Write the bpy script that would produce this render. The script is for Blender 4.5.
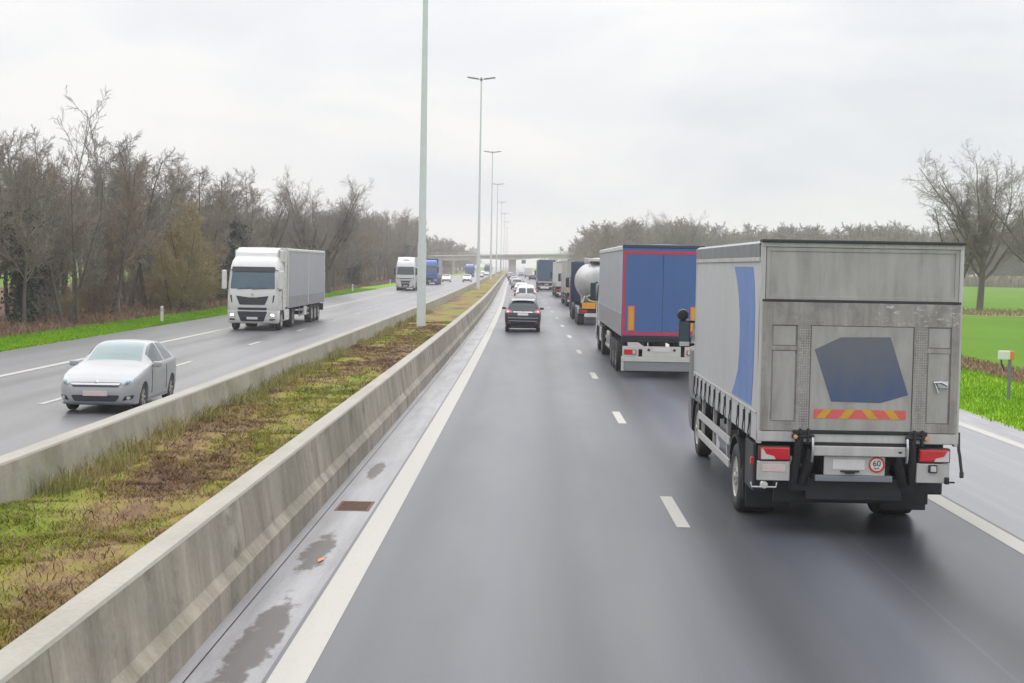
import bpy, bmesh, math, random
import numpy as np
from mathutils import Vector, Matrix
from mathutils.bvhtree import BVHTree
from mathutils.geometry import tessellate_polygon
R = math.radians
scene = bpy.context.scene
for o in list(bpy.data.objects):
    bpy.data.objects.remove(o)
COL = scene.collection

# ------------------------------------------------------------------ camera
YAW, PITCH, ROLL, FPX, CAMH = -0.014482, 0.052944, 0.017607, 1430.0, 3.4174
fw = Vector((math.sin(YAW)*math.cos(PITCH), math.cos(YAW)*math.cos(PITCH), -math.sin(PITCH)))
rt = fw.cross(Vector((0, 0, 1))).normalized()
up = rt.cross(fw)
r2 = rt*math.cos(ROLL) + up*math.sin(ROLL)
u2 = up*math.cos(ROLL) - rt*math.sin(ROLL)
cam_data = bpy.data.cameras.new("camera")
cam = bpy.data.objects.new("camera", cam_data)
COL.objects.link(cam)
m = Matrix((r2, u2, -fw)).transposed().to_4x4()
m.translation = (0, 0, CAMH)
cam.matrix_world = m
cam_data.sensor_width = 36.0
cam_data.lens = FPX/1024*36
cam_data.clip_start = 0.1
cam_data.clip_end = 12000
scene.camera = cam

# ------------------------------------------------------------------ world, sun, exposure
SUN_EL, SUN_AZ = R(46), R(-14)      # azimuth from +Y: ahead of the camera, behind the cloud
world = bpy.data.worlds.new("World")
scene.world = world
world.use_nodes = True
wt = world.node_tree
for n in list(wt.nodes):
    wt.nodes.remove(n)
def W(t, **k):
    n = wt.nodes.new(t)
    for a, b in k.items():
        setattr(n, a, b)
    return n
wo = W("ShaderNodeOutputWorld")
sky = W("ShaderNodeTexSky", sky_type='NISHITA', sun_disc=False)
sky.sun_elevation = SUN_EL
sky.sun_rotation = SUN_AZ
bg_sky = W("ShaderNodeBackground")
bg_sky.inputs[1].default_value = 0.08
wt.links.new(sky.outputs[0], bg_sky.inputs[0])
tc = W("ShaderNodeTexCoord")
sep = W("ShaderNodeSeparateXYZ")
wt.links.new(tc.outputs['Generated'], sep.inputs[0])
grad = W("ShaderNodeMapRange")            # an overcast sky is about two to three times brighter overhead
grad.inputs[1].default_value = 0.0
grad.inputs[2].default_value = 1.0
grad.inputs[3].default_value = 0.74
grad.inputs[4].default_value = 2.15
zup = W("ShaderNodeMath", operation='MAXIMUM')
zup.inputs[1].default_value = 0.0
wt.links.new(sep.outputs[2], zup.inputs[0])
zsq = W("ShaderNodeMath", operation='POWER')
zsq.inputs[1].default_value = 1.8
wt.links.new(zup.outputs[0], zsq.inputs[0])
wt.links.new(zsq.outputs[0], grad.inputs[0])
mp = W("ShaderNodeMapping")
mp.inputs['Scale'].default_value = (1.0, 1.0, 3.2)
mp.inputs['Location'].default_value = (0.35, 0.1, 0.2)
wt.links.new(tc.outputs['Generated'], mp.inputs[0])
cn = W("ShaderNodeTexNoise")
cn.inputs['Scale'].default_value = 4.2
cn.inputs['Detail'].default_value = 6.0
cn.inputs['Roughness'].default_value = 0.5
cn.inputs['Distortion'].default_value = 0.3
wt.links.new(mp.outputs[0], cn.inputs[0])
cr = W("ShaderNodeValToRGB")
cr.color_ramp.elements[0].position = 0.34
cr.color_ramp.elements[0].color = (0.790, 0.832, 0.902, 1)
cr.color_ramp.elements[1].position = 0.66
cr.color_ramp.elements[1].color = (1.035, 1.02, 1.01, 1)
wt.links.new(cn.outputs[0], cr.inputs[0])
bg_cloud = W("ShaderNodeBackground")
wt.links.new(cr.outputs[0], bg_cloud.inputs[0])
wt.links.new(grad.outputs[0], bg_cloud.inputs[1])
mx = W("ShaderNodeMixShader")
mx.inputs[0].default_value = 0.93
wt.links.new(bg_sky.outputs[0], mx.inputs[1])
wt.links.new(bg_cloud.outputs[0], mx.inputs[2])
wt.links.new(mx.outputs[0], wo.inputs[0])

sun_data = bpy.data.lights.new("sun", 'SUN')
sun_data.energy = 0.85
sun_data.angle = R(70)
sun_data.color = (1.0, 0.96, 0.90)
sun = bpy.data.objects.new("sun", sun_data)
COL.objects.link(sun)
sd = Vector((math.sin(SUN_AZ)*math.cos(SUN_EL), math.cos(SUN_AZ)*math.cos(SUN_EL), math.sin(SUN_EL)))
sun.rotation_euler = sd.to_track_quat('Z', 'Y').to_euler()
sun.location = (-20, -30, 60)

scene.view_settings.view_transform = 'Standard'
scene.view_settings.look = 'None'
scene.view_settings.gamma = 1.0
scene.view_settings.use_curve_mapping = False
scene.view_settings.exposure = 0.30
scene.cycles.max_bounces = 6
scene.cycles.volume_bounces = 1
scene.cycles.diffuse_bounces = 3
scene.cycles.glossy_bounces = 3
scene.cycles.caustics_reflective = False
scene.cycles.caustics_refractive = False

# ------------------------------------------------------------------ scene bookkeeping
def tag(o, label=None, cat=None, group=None, kind=None):
    if label: o['label'] = label
    if cat: o['category'] = cat
    if group: o['group'] = group
    if kind: o['kind'] = kind
    return o

def empty(name, loc=(0, 0, 0), rz=0.0, label=None, cat=None, group=None):
    o = bpy.data.objects.new(name, None)
    o.empty_display_size = 0.3
    COL.objects.link(o)
    o.location = loc
    o.rotation_euler = (0, 0, rz)
    return tag(o, label, cat, group)

def copy_tree(o, parent=None, skip=()):
    c = o.copy()
    COL.objects.link(c)
    c.parent = parent
    for ch in list(o.children):
        copy_tree(ch, c)
    return c

def mesh_obj(name, verts, faces, mat, parent=None, smooth=False):
    me = bpy.data.meshes.new(name)
    me.from_pydata([tuple(v) for v in verts], [], [tuple(f) for f in faces])
    me.update()
    if smooth:
        me.polygons.foreach_set("use_smooth", [True]*len(me.polygons))
    if mat: me.materials.append(mat)
    o = bpy.data.objects.new(name, me)
    COL.objects.link(o)
    if parent: o.parent = parent
    return o

def np_mesh(name, V, F, mat, parent=None, smooth=False):
    """V (n,3), F (m,k) arrays with k constant"""
    me = bpy.data.meshes.new(name)
    V = np.asarray(V, np.float32); F = np.asarray(F, np.int32)
    k = F.shape[1]
    me.vertices.add(len(V)); me.vertices.foreach_set("co", V.ravel())
    me.loops.add(F.size); me.loops.foreach_set("vertex_index", F.ravel())
    me.polygons.add(len(F))
    me.polygons.foreach_set("loop_start", np.arange(0, F.size, k, dtype=np.int32))
    me.polygons.foreach_set("loop_total", np.full(len(F), k, np.int32))
    if smooth: me.polygons.foreach_set("use_smooth", np.ones(len(F), bool))
    me.update(calc_edges=True)
    if mat: me.materials.append(mat)
    o = bpy.data.objects.new(name, me)
    COL.objects.link(o)
    if parent: o.parent = parent
    return o

class MB:
    """collects shapes into one mesh"""
    def __init__(s): s.v = []; s.f = []; s.sm = []
    def add(s, verts, faces, smooth=False):
        b = len(s.v)
        s.v += [tuple(v) for v in verts]
        for f in faces:
            s.f.append(tuple(i+b for i in f)); s.sm.append(smooth)
        return s
    def box(s, x0, x1, y0, y1, z0, z1, bev=0.0):
        if bev <= 0:
            v = [(x, y, z) for x in (x0, x1) for y in (y0, y1) for z in (z0, z1)]
            f = [(0, 1, 3, 2), (4, 6, 7, 5), (0, 4, 5, 1), (2, 3, 7, 6), (0, 2, 6, 4), (1, 5, 7, 3)]
            return s.add(v, f)
        bm = bmesh.new()
        bmesh.ops.create_cube(bm, size=1.0)
        for v in bm.verts:
            v.co = Vector(((x0+x1)/2+v.co.x*(x1-x0), (y0+y1)/2+v.co.y*(y1-y0), (z0+z1)/2+v.co.z*(z1-z0)))
        bev = min(bev, 0.45*min(x1-x0, y1-y0, z1-z0))
        bmesh.ops.bevel(bm, geom=list(bm.edges), offset=bev, segments=2, profile=0.6, affect='EDGES')
        return s.bm(bm)
    def bm(s, bm, smooth=False):
        bm.verts.index_update()
        s.add([v.co.copy() for v in bm.verts], [[v.index for v in f.verts] for f in bm.faces], smooth)
        bm.free()
        return s
    def tube(s, pts, r, k=8, cap=True, smooth=True):
        pts = [Vector(p) for p in pts]
        n = len(pts)
        rr = r if isinstance(r, (list, tuple)) else [r]*n
        vs, fs = [], []
        ref = None
        for i, p in enumerate(pts):
            d = (pts[min(i+1, n-1)]-pts[max(i-1, 0)]).normalized()
            if ref is None:
                ref = Vector((0, 0, 1)) if abs(d.z) < 0.9 else Vector((1, 0, 0))
            a = (ref - d*ref.dot(d)).normalized(); b = d.cross(a); ref = a
            for j in range(k):
                t = 2*math.pi*j/k
                vs.append(p + (a*math.cos(t)+b*math.sin(t))*rr[i])
        for i in range(n-1):
            for j in range(k):
                j2 = (j+1) % k
                fs.append((i*k+j, i*k+j2, (i+1)*k+j2, (i+1)*k+j))
        if cap:
            fs.append(tuple(range(k-1, -1, -1))); fs.append(tuple((n-1)*k+j for j in range(k)))
        return s.add(vs, fs, smooth)
    def lathe(s, prof, axis='x', c=(0, 0, 0), k=28, smooth=True):
        """prof [(a, r)] : a along the axis, r radius"""
        vs, fs = [], []
        n = len(prof)
        for a, r in prof:
            for j in range(k):
                t = 2*math.pi*j/k
                p = {'x': (a, r*math.cos(t), r*math.sin(t)), 'y': (r*math.sin(t), a, r*math.cos(t)), 'z': (r*math.cos(t), r*math.sin(t), a)}[axis]
                vs.append((p[0]+c[0], p[1]+c[1], p[2]+c[2]))
        for i in range(n-1):
            for j in range(k):
                j2 = (j+1) % k
                fs.append((i*k+j, i*k+j2, (i+1)*k+j2, (i+1)*k+j))
        if prof[0][1] > 1e-4: fs.append(tuple(range(k-1, -1, -1)))
        if prof[-1][1] > 1e-4: fs.append(tuple((n-1)*k+j for j in range(k)))
        return s.add(vs, fs, smooth)
    def prism(s, poly, axis, a0, a1):
        """poly 2-D in the other two axes; extruded a0..a1 along axis. axis x:(y,z) y:(x,z) z:(x,y)"""
        n = len(poly)
        def P(a, q): return {'x': (a, q[0], q[1]), 'y': (q[0], a, q[1]), 'z': (q[0], q[1], a)}[axis]
        vs = [P(a0, q) for q in poly]+[P(a1, q) for q in poly]
        tri = tessellate_polygon([[Vector((q[0], q[1], 0)) for q in poly]])
        fs = [tuple(t) for t in tri]+[tuple(i+n for i in reversed(t)) for t in tri]
        fs += [(i, (i+1) % n, n+(i+1) % n, n+i) for i in range(n)]
        return s.add(vs, fs)
    def build(s, name, mat, parent=None, fixn=True):
        me = bpy.data.meshes.new(name)
        me.from_pydata(s.v, [], s.f)
        me.polygons.foreach_set("use_smooth", s.sm)
        if any(s.sm): me.set_sharp_from_angle(angle=R(40))
        if fixn:
            bm = bmesh.new(); bm.from_mesh(me)
            bmesh.ops.recalc_face_normals(bm, faces=list(bm.faces))
            bm.to_mesh(me); bm.free()
        me.update()
        if any(s.sm): me.set_sharp_from_angle(angle=R(40))
        if mat: me.materials.append(mat)
        o = bpy.data.objects.new(name, me)
        COL.objects.link(o)
        if parent: o.parent = parent
        return o

def roundpoly(pts, r, n=4):
    out = []
    N = len(pts)
    for i in range(N):
        p = Vector(pts[i]).to_2d(); a = Vector(pts[i-1]).to_2d(); b = Vector(pts[(i+1) % N]).to_2d()
        d1 = (a-p); d2 = (b-p)
        q = min(r, d1.length*0.45, d2.length*0.45)
        s1 = p+d1.normalized()*q; s2 = p+d2.normalized()*q
        for k in range(n+1):
            t = k/n
            out.append(tuple(s1*(1-t)**2+p*2*t*(1-t)+s2*t*t))
    return out

def decal(name, bvh, poly, axis, sgn, mat, parent, off=0.006, thick=0.012, step=0.12):
    """a thin panel that follows a body surface; poly in (x,z) for axis 'y', (y,z) for axis 'x'; sgn = side it faces"""
    bm = bmesh.new()
    P3 = (lambda q: (q[0], 0, q[1])) if axis == 'y' else (lambda q: (0, q[0], q[1]))
    vs = [bm.verts.new(P3(q)) for q in poly]
    for tr in tessellate_polygon([[Vector((q[0], q[1], 0)) for q in poly]]):
        try: bm.faces.new([vs[i] for i in tr])
        except ValueError: pass
    ax = 0 if axis == 'y' else 1
    for comp, idx in ((ax, 0), (2, 1)):
        lo = min(q[idx] for q in poly); hi = max(q[idx] for q in poly)
        n = int((hi-lo)/step)
        for i in range(1, n+1):
            co = [0, 0, 0]; co[comp] = lo+(hi-lo)*i/(n+1)
            no = [0, 0, 0]; no[comp] = 1
            bmesh.ops.bisect_plane(bm, geom=list(bm.verts)+list(bm.edges)+list(bm.faces), plane_co=co, plane_no=no)
    hits = []
    for v in bm.verts:
        if axis == 'y': o = Vector((v.co.x, sgn*30, v.co.z)); d = Vector((0, -sgn, 0))
        else: o = Vector((sgn*30, v.co.y, v.co.z)); d = Vector((-sgn, 0, 0))
        h, nn, _, _ = bvh.ray_cast(o, d)
        hits.append(h)
    good = [h for h in hits if h is not None]
    vl = list(bm.verts)
    for v, h in zip(vl, hits):
        if h is None:
            if not good: continue
            h2 = min(good, key=lambda g: (g.z-v.co.z)**2+((g.x-v.co.x)**2 if axis == 'y' else (g.y-v.co.y)**2))
            dep = h2.y if axis == 'y' else h2.x
        else:
            dep = h.y if axis == 'y' else h.x
        if axis == 'y': v.co.y = dep+sgn*(off+thick)
        else: v.co.x = dep+sgn*(off+thick)
    # rim
    fs = list(bm.faces)
    ed = [e for e in bm.edges if len(e.link_faces) == 1]
    r = bmesh.ops.extrude_edge_only(bm, edges=ed)
    for g in r['geom']:
        if isinstance(g, bmesh.types.BMVert):
            if axis == 'y': g.co.y -= sgn*(thick+off+0.01)
            else: g.co.x -= sgn*(thick+off+0.01)
    bmesh.ops.recalc_face_normals(bm, faces=list(bm.faces))
    # outward check
    f0 = max(bm.faces, key=lambda f: abs(f.normal.y if axis == 'y' else f.normal.x)*f.calc_area())
    if (f0.normal.y if axis == 'y' else f0.normal.x)*sgn < 0:
        bmesh.ops.reverse_faces(bm, faces=list(bm.faces))
    me = bpy.data.meshes.new(name)
    bm.to_mesh(me); bm.free()
    me.materials.append(mat)
    o = bpy.data.objects.new(name, me)
    COL.objects.link(o)
    if parent: o.parent = parent
    return o

def text_obj(name, body, size, mat, parent, loc, rot, depth=0.003):
    cu = bpy.data.curves.new(name, 'FONT')
    cu.body = body; cu.size = size; cu.extrude = depth
    cu.align_x = 'CENTER'; cu.align_y = 'CENTER'
    t = bpy.data.objects.new(name+"_curve", cu)
    COL.objects.link(t)
    dg = bpy.context.evaluated_depsgraph_get()
    me = bpy.data.meshes.new_from_object(t.evaluated_get(dg))
    bpy.data.objects.remove(t); bpy.data.curves.remove(cu)
    me.name = name
    me.materials.clear(); me.materials.append(mat)
    o = bpy.data.objects.new(name, me)
    COL.objects.link(o)
    o.parent = parent; o.location = loc; o.rotation_euler = rot
    return o

# ------------------------------------------------------------------ materials
class NT:
    def __init__(s, name):
        s.m = bpy.data.materials.new(name); s.m.use_nodes = True
        s.t = s.m.node_tree
        s.b = s.t.nodes["Principled BSDF"]
        s._co = None
    def n(s, typ, **k):
        n = s.t.nodes.new(typ)
        for a, b in k.items(): setattr(n, a, b)
        return n
    def l(s, a, b): s.t.links.new(a, b)
    def co(s, kind='Object'):
        if s._co is None: s._co = s.n("ShaderNodeTexCoord")
        return s._co.outputs[kind]
    def mapped(s, scale=(1, 1, 1), rot=(0, 0, 0), kind='Object'):
        mp = s.n("ShaderNodeMapping"); mp.inputs['Scale'].default_value = scale; mp.inputs['Rotation'].default_value = rot
        s.l(s.co(kind), mp.inputs[0]); return mp.outputs[0]
    def noise(s, scale, detail=4, rough=0.55, vec=None, dist=0.0):
        n = s.n("ShaderNodeTexNoise")
        n.inputs['Scale'].default_value = scale; n.inputs['Detail'].default_value = detail
        n.inputs['Roughness'].default_value = rough; n.inputs['Distortion'].default_value = dist
        s.l(vec if vec is not None else s.co(), n.inputs['Vector'])
        return n.outputs[0]
    def ramp(s, fac, stops):
        r = s.n("ShaderNodeValToRGB"); e = r.color_ramp.elements
        while len(e) < len(stops): e.new(0.5)
        for i, (p, c) in enumerate(stops):
            e[i].position = p
            e[i].color = (c, c, c, 1) if isinstance(c, (int, float)) else (*c, 1)
        s.l(fac, r.inputs[0]); return r.outputs[0]
    def mix(s, fac, a, b, mode='MIX'):
        n = s.n("ShaderNodeMix", data_type='RGBA', blend_type=mode)
        for i, v in ((0, fac), (6, a), (7, b)):
            if isinstance(v, (int, float)): n.inputs[i].default_value = v if i == 0 else (v, v, v, 1)
            elif isinstance(v, tuple): n.inputs[i].default_value = (*v, 1)
            else: s.l(v, n.inputs[i])
        return n.outputs[2]
    def math(s, op, a, b=0.0):
        n = s.n("ShaderNodeMath", operation=op)
        for i, v in ((0, a), (1, b)):
            if isinstance(v, (int, float)): n.inputs[i].default_value = v
            else: s.l(v, n.inputs[i])
        return n.outputs[0]
    def sep(s):
        n = s.n("ShaderNodeSeparateXYZ"); s.l(s.co(), n.inputs[0]); return n.outputs
    def bump(s, h, strength=0.3, dist=0.02):
        n = s.n("ShaderNodeBump"); n.inputs['Strength'].default_value = strength; n.inputs['Distance'].default_value = dist
        s.l(h, n.inputs['Height']); s.l(n.outputs[0], s.b.inputs['Normal'])
    def set(s, color=None, rough=None, metal=None, spec=None, ior=None, coat=None):
        for k, v in (('Base Color', color), ('Roughness', rough), ('Metallic', metal), ('Specular IOR Level', spec), ('IOR', ior), ('Coat Weight', coat)):
            if v is None: continue
            if k == 'Base Color' and isinstance(v, tuple): s.b.inputs[k].default_value = (*v, 1)
            elif isinstance(v, (int, float)): s.b.inputs[k].default_value = v
            else: s.l(v, s.b.inputs[k])
        return s.m

def simple(name, col, rough=0.5, metal=0.0, dirt=0.15, scale=3.0, coat=0.0, spec=None, ior=None, dirtcol=None):
    """painted or plain surface with a little procedural unevenness"""
    t = NT(name)
    n = t.noise(scale, 5)
    d = dirtcol or tuple(c*0.55+0.02 for c in col)
    c = t.mix(t.ramp(n, [(0.35, 0.0), (0.8, dirt*2)]), col, d)
    r = t.ramp(n, [(0.3, max(rough-0.06, 0.02)), (0.8, min(rough+0.12, 1))])
    return t.set(c, r, metal, coat=coat, spec=spec, ior=ior)

def streaky(name, col, dark, rough=0.5, metal=0.0, amount=0.7, vs=(9, 9, 0.7), top=None, base_dirt=None):
    """panel with vertical run marks; base_dirt (z, fade) adds road grime below z"""
    t = NT(name)
    v = t.mapped(vs)
    n1 = t.noise(1.0, 6, 0.6, v)
    n2 = t.noise(2.2, 5, 0.6)
    f = t.math('MULTIPLY', t.ramp(n1, [(0.35, 0.0), (0.75, 1.0)]), t.ramp(n2, [(0.25, 0.25), (0.7, 1.0)]))
    f = t.math('MULTIPLY', f, amount)
    c = t.mix(f, col, dark)
    if base_dirt:
        z = t.sep()[2]
        g = t.n("ShaderNodeMapRange"); g.inputs[1].default_value = base_dirt[0]; g.inputs[2].default_value = base_dirt[0]-base_dirt[1]
        t.l(z, g.inputs[0])
        gg = t.math('MULTIPLY', g.outputs[0], t.ramp(n2, [(0.3, 0.4), (0.7, 1.0)]))
        c = t.mix(t.math('MULTIPLY', gg, base_dirt[2] if len(base_dirt) > 2 else 0.6), c, dark)
    t.bump(n2, 0.08, 0.01)
    return t.set(c, t.ramp(n2, [(0.3, rough), (0.7, min(1, rough+0.15))]), metal)
# ------------------------------------------------------------------ road alignment: a long left-hand bend
KC = -1.0848e-4
YC = 143.0
def off(y):
    if y <= 0: return 0.0
    if y <= YC: return KC/2*y*y
    return KC/2*YC*YC+KC*YC*(y-YC)
def slope(y): return (off(y+0.5)-off(y-0.5))
def head(y): return -math.atan(slope(y))      # rotation about z of something that follows the road at y
YS = [-25, -15, -8, 0]+list(np.arange(3, 60, 3.0))+list(np.arange(60, 300, 8.0))+list(np.arange(300, 1000, 20.0))+[1000, 1200, 1500, 1900]
def sweep(prof, ys, closed=False, jit=None):
    """profile [(x, z)] carried along the road"""
    V, F = [], []
    k = len(prof)
    for i, y in enumerate(ys):
        for j, (x, z) in enumerate(prof):
            V.append((x+off(y), y, z) if jit is None else jit(x, y, z, j))
    for i in range(len(ys)-1):
        for j in range(k if closed else k-1):
            j2 = (j+1) % k
            F.append((i*k+j, i*k+j2, (i+1)*k+j2, (i+1)*k+j))
    return V, F
def strip(name, x0, x1, z, mat, ys=None, kind='structure', nx=2):
    V, F = sweep([(x0+(x1-x0)*i/(nx-1), z) for i in range(nx)], ys or YS)
    o = mesh_obj(name, V, F, mat)
    return tag(o, kind=kind) if kind else o

# materials of the setting
def asphalt(name, base, lanes, seed=0.0, rough=0.42, seam=None, bands=None):
    t = NT(name)
    fine = t.noise(55, 3, 0.7)
    st = t.noise(1.0, 6, 0.6, t.mapped((1.9, 0.028, 1)))
    blot = t.noise(0.35, 5, 0.55, t.mapped((1.0, 0.22, 1)))
    c = t.mix(t.ramp(st, [(0.32, 0.0), (0.72, 1.0)]), tuple(b*0.78 for b in base), tuple(b*1.16 for b in base))
    c = t.mix(t.math('MULTIPLY', t.ramp(blot, [(0.45, 0.0), (0.75, 1.0)]), 0.45), c, tuple(b*0.70 for b in base))
    c = t.mix(0.20, c, t.ramp(fine, [(0.25, 0.02), (0.8, 0.40)]))
    # polished wheel tracks, a fixed distance from each lane's middle
    x = t.sep()[0]
    tr = None
    for lx in lanes:
        d = t.math('ABSOLUTE', t.math('SUBTRACT', t.math('ABSOLUTE', t.math('SUBTRACT', x, lx)), 0.95))
        g = t.n("ShaderNodeMapRange", interpolation_type='SMOOTHSTEP')
        g.inputs[1].default_value = 0.10; g.inputs[2].default_value = 0.62; g.inputs[3].default_value = 1; g.inputs[4].default_value = 0
        t.l(d, g.inputs[0])
        tr = g.outputs[0] if tr is None else t.math('MAXIMUM', tr, g.outputs[0])
    for bx, bw, bs in (bands or ()):
        d = t.math('ABSOLUTE', t.math('SUBTRACT', t.math('ADD', x, t.math('MULTIPLY', t.math('SUBTRACT', blot, 0.5), 0.7)), bx))
        g = t.n("ShaderNodeMapRange", interpolation_type='SMOOTHSTEP')
        g.inputs[1].default_value = 0.0; g.inputs[2].default_value = bw; g.inputs[3].default_value = abs(bs); g.inputs[4].default_value = 0
        t.l(d, g.inputs[0])
        c = t.mix(g.outputs[0], c, tuple(b*(0.35 if bs > 0 else 1.9) for b in base))
    w = t.math('MULTIPLY', tr, t.ramp(blot, [(0.2, 0.55), (0.8, 1.0)]))
    c = t.mix(t.math('MULTIPLY', w, 0.30), c, tuple(b*0.66 for b in base))
    if seam is not None:
        sm = t.math('LESS_THAN', t.math('ABSOLUTE', t.math('SUBTRACT', x, seam)), 0.022)
        c = t.mix(t.math('MULTIPLY', sm, t.ramp(st, [(0.3, 0.08), (0.7, 0.35)])), c, tuple(b*1.9 for b in base))
    r = t.math('SUBTRACT', t.ramp(blot, [(0.3, rough+0.06), (0.75, rough-0.05)]), t.math('MULTIPLY', w, 0.08))
    t.bump(fine, 0.10, 0.004)
    return t.set(c, r, spec=0.29)
M = {}
M['asphalt'] = asphalt('asphalt', (0.070, 0.075, 0.092), (0.05, 4.1), 0, 0.38, 4.13, ((0.62, 0.75, 0.55), (2.42, 0.55, 0.50), (4.60, 1.05, 0.80), (-1.35, 0.5, 0.3), (3.30, 0.60, -0.55), (-0.30, 0.55, -0.22), (-1.0, 0.5, 0.25)))
M['asphalt_far'] = asphalt('asphalt_opposite', (0.150, 0.150, 0.158), (-9.4, -13.2), 0, 0.36)
t = NT('shoulder_asphalt')
n1 = t.noise(1.0, 5, 0.6, t.mapped((2.0, 0.05, 1))); n2 = t.noise(40, 3)
M['shoulder'] = t.set(t.mix(0.15, t.mix(t.ramp(n1, [(0.3, 0), (0.7, 1)]), (0.20, 0.20, 0.212), (0.27, 0.27, 0.285)), t.ramp(n2, [(0.3, 0.05), (0.7, 0.45)])), t.ramp(n1, [(0.3, 0.42), (0.7, 0.30)]))
t = NT('gutter_concrete')
n1 = t.noise(1.0, 6, 0.6, t.mapped((3.5, 0.30, 1))); n2 = t.noise(30, 4); n3 = t.noise(0.8, 5, 0.6, t.mapped((1.5, 0.35, 1)))
c = t.mix(t.ramp(n1, [(0.3, 0), (0.7, 1)]), (0.20, 0.195, 0.20), (0.35, 0.345, 0.36))
c = t.mix(t.ramp(n3, [(0.52, 0), (0.66, 0.6)]), c, (0.155, 0.140, 0.132))
c = t.mix(0.12, c, t.ramp(n2, [(0.3, 0.05), (0.7, 0.5)]))
# silt and standing water lying in the low spots
sx_, sy_, _ = t.sep()
wob = t.noise(2.6, 6, 0.65, t.mapped((2.2, 0.8, 1)))
wet = None
for cx, cy, lx, ly in ((-2.43, 12.7, 0.20, 1.75), (-2.50, 16.7, 0.17, 1.20), (-2.30, 9.3, 0.22, 1.0), (-2.55, 23.5, 0.12, 1.0)):
    dx = t.math('DIVIDE', t.math('SUBTRACT', sx_, cx), lx); dy = t.math('DIVIDE', t.math('SUBTRACT', sy_, cy), ly)
    d = t.math('ADD', t.math('MULTIPLY', dx, dx), t.math('MULTIPLY', dy, dy))
    d = t.math('ADD', d, t.math('MULTIPLY', wob, 3.2))
    g = t.n("ShaderNodeMapRange", interpolation_type='SMOOTHSTEP')
    g.inputs[1].default_value = 2.75; g.inputs[2].default_value = 2.15
    t.l(d, g.inputs[0])
    wet = g.outputs[0] if wet is None else t.math('MAXIMUM', wet, g.outputs[0])
c = t.mix(t.math('MULTIPLY', wet, 0.9), c, t.mix(n1, (0.030, 0.023, 0.019), (0.066, 0.052, 0.043)))
rr_ = t.mix(wet, t.ramp(n3, [(0.4, 0.55), (0.65, 0.35)]), 0.5)
M['gutter'] = t.set(c, rr_)
t = NT('wet_silt')
n1 = t.noise(7, 6, 0.65); n2 = t.noise(2.0, 4)
M['silt'] = t.set(t.mix(t.ramp(n1, [(0.3, 0), (0.7, 1)]), (0.085, 0.066, 0.056), (0.15, 0.125, 0.11)), t.ramp(n2, [(0.35, 0.12), (0.7, 0.42)]))
t = NT('road_paint')
n1 = t.noise(26, 6, 0.7, t.mapped((1, 0.25, 1))); n2 = t.noise(1.2, 5, 0.6, t.mapped((2, 0.12, 1)))
c = t.mix(t.ramp(n1, [(0.55, 0), (0.8, 0.5)]), (0.455, 0.440, 0.400), (0.28, 0.275, 0.265))
c = t.mix(t.ramp(n2, [(0.45, 0), (0.8, 0.35)]), c, (0.37, 0.355, 0.325))
M['paint'] = t.set(c, 0.62, spec=0.25)

def grass_mat(name, stops, scale=0.5, sx=1.0, sy=1.0, fine=7.0, fineamt=0.35):
    t = NT(name)
    n1 = t.noise(scale, 6, 0.62, t.mapped((sx, sy, 0.3)))
    n2 = t.noise(fine, 4, 0.6)
    f = t.mix(fineamt, n1, n2)
    c = t.ramp(f, stops)
    t.b.inputs['Specular IOR Level'].default_value = 0.08
    return t.set(c, 0.8)
M['field'] = grass_mat('field_grass', [(0.30, (0.062, 0.150, 0.000)), (0.50, (0.086, 0.195, 0.000)), (0.72, (0.118, 0.230, 0.002))], 0.09, 1, 0.6, 3.0)
M['verge'] = grass_mat('verge_grass', [(0.30, (0.130, 0.260, 0.006)), (0.50, (0.185, 0.355, 0.008)), (0.72, (0.260, 0.400, 0.016))], 0.35, 1, 0.35, 4.0)
M['median'] = grass_mat('median_grass', [(0.34, (0.115, 0.070, 0.044)), (0.44, (0.175, 0.110, 0.064)), (0.49, (0.245, 0.180, 0.070)), (0.53, (0.230, 0.215, 0.046)), (0.62, (0.165, 0.215, 0.024)), (0.75, (0.245, 0.265, 0.050))], 0.36, 1.0, 0.30, 4.0, 0.22)
M['litter'] = grass_mat('leaf_litter', [(0.3, (0.075, 0.046, 0.032)), (0.5, (0.150, 0.088, 0.058)), (0.7, (0.200, 0.130, 0.080))], 0.6, 1, 1, 6.0)
M['reeds'] = grass_mat('dead_reeds', [(0.3, (0.150, 0.098, 0.062)), (0.5, (0.250, 0.165, 0.110)), (0.7, (0.320, 0.235, 0.150))], 0.7, 1, 1, 6.0)
M['drygrass'] = grass_mat('rough_grass', [(0.3, (0.14, 0.13, 0.05)), (0.5, (0.22, 0.21, 0.08)), (0.7, (0.30, 0.25, 0.12))], 0.4, 1, 1, 6.0)

t = NT('barrier_concrete')
d1 = t.noise(1.0, 6, 0.62, t.mapped((0.4, 2.2, 0.35)))
d2 = t.noise(0.55, 5, 0.6); d3 = t.noise(18, 5, 0.7); d4 = t.noise(1.0, 5, 0.6, t.mapped((1, 1.2, 2.0)))
c = t.mix(t.ramp(d1, [(0.34, 0), (0.66, 1)]), (0.205, 0.172, 0.135), (0.425, 0.372, 0.295))
c = t.mix(t.ramp(d2, [(0.45, 0), (0.70, 0.7)]), c, (0.160, 0.146, 0.092))
c = t.mix(t.ramp(d4, [(0.58, 0), (0.70, 0.75)]), c, (0.095, 0.088, 0.058))
c = t.mix(0.14, c, t.ramp(d3, [(0.3, 0.08), (0.75, 0.6)]))
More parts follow.
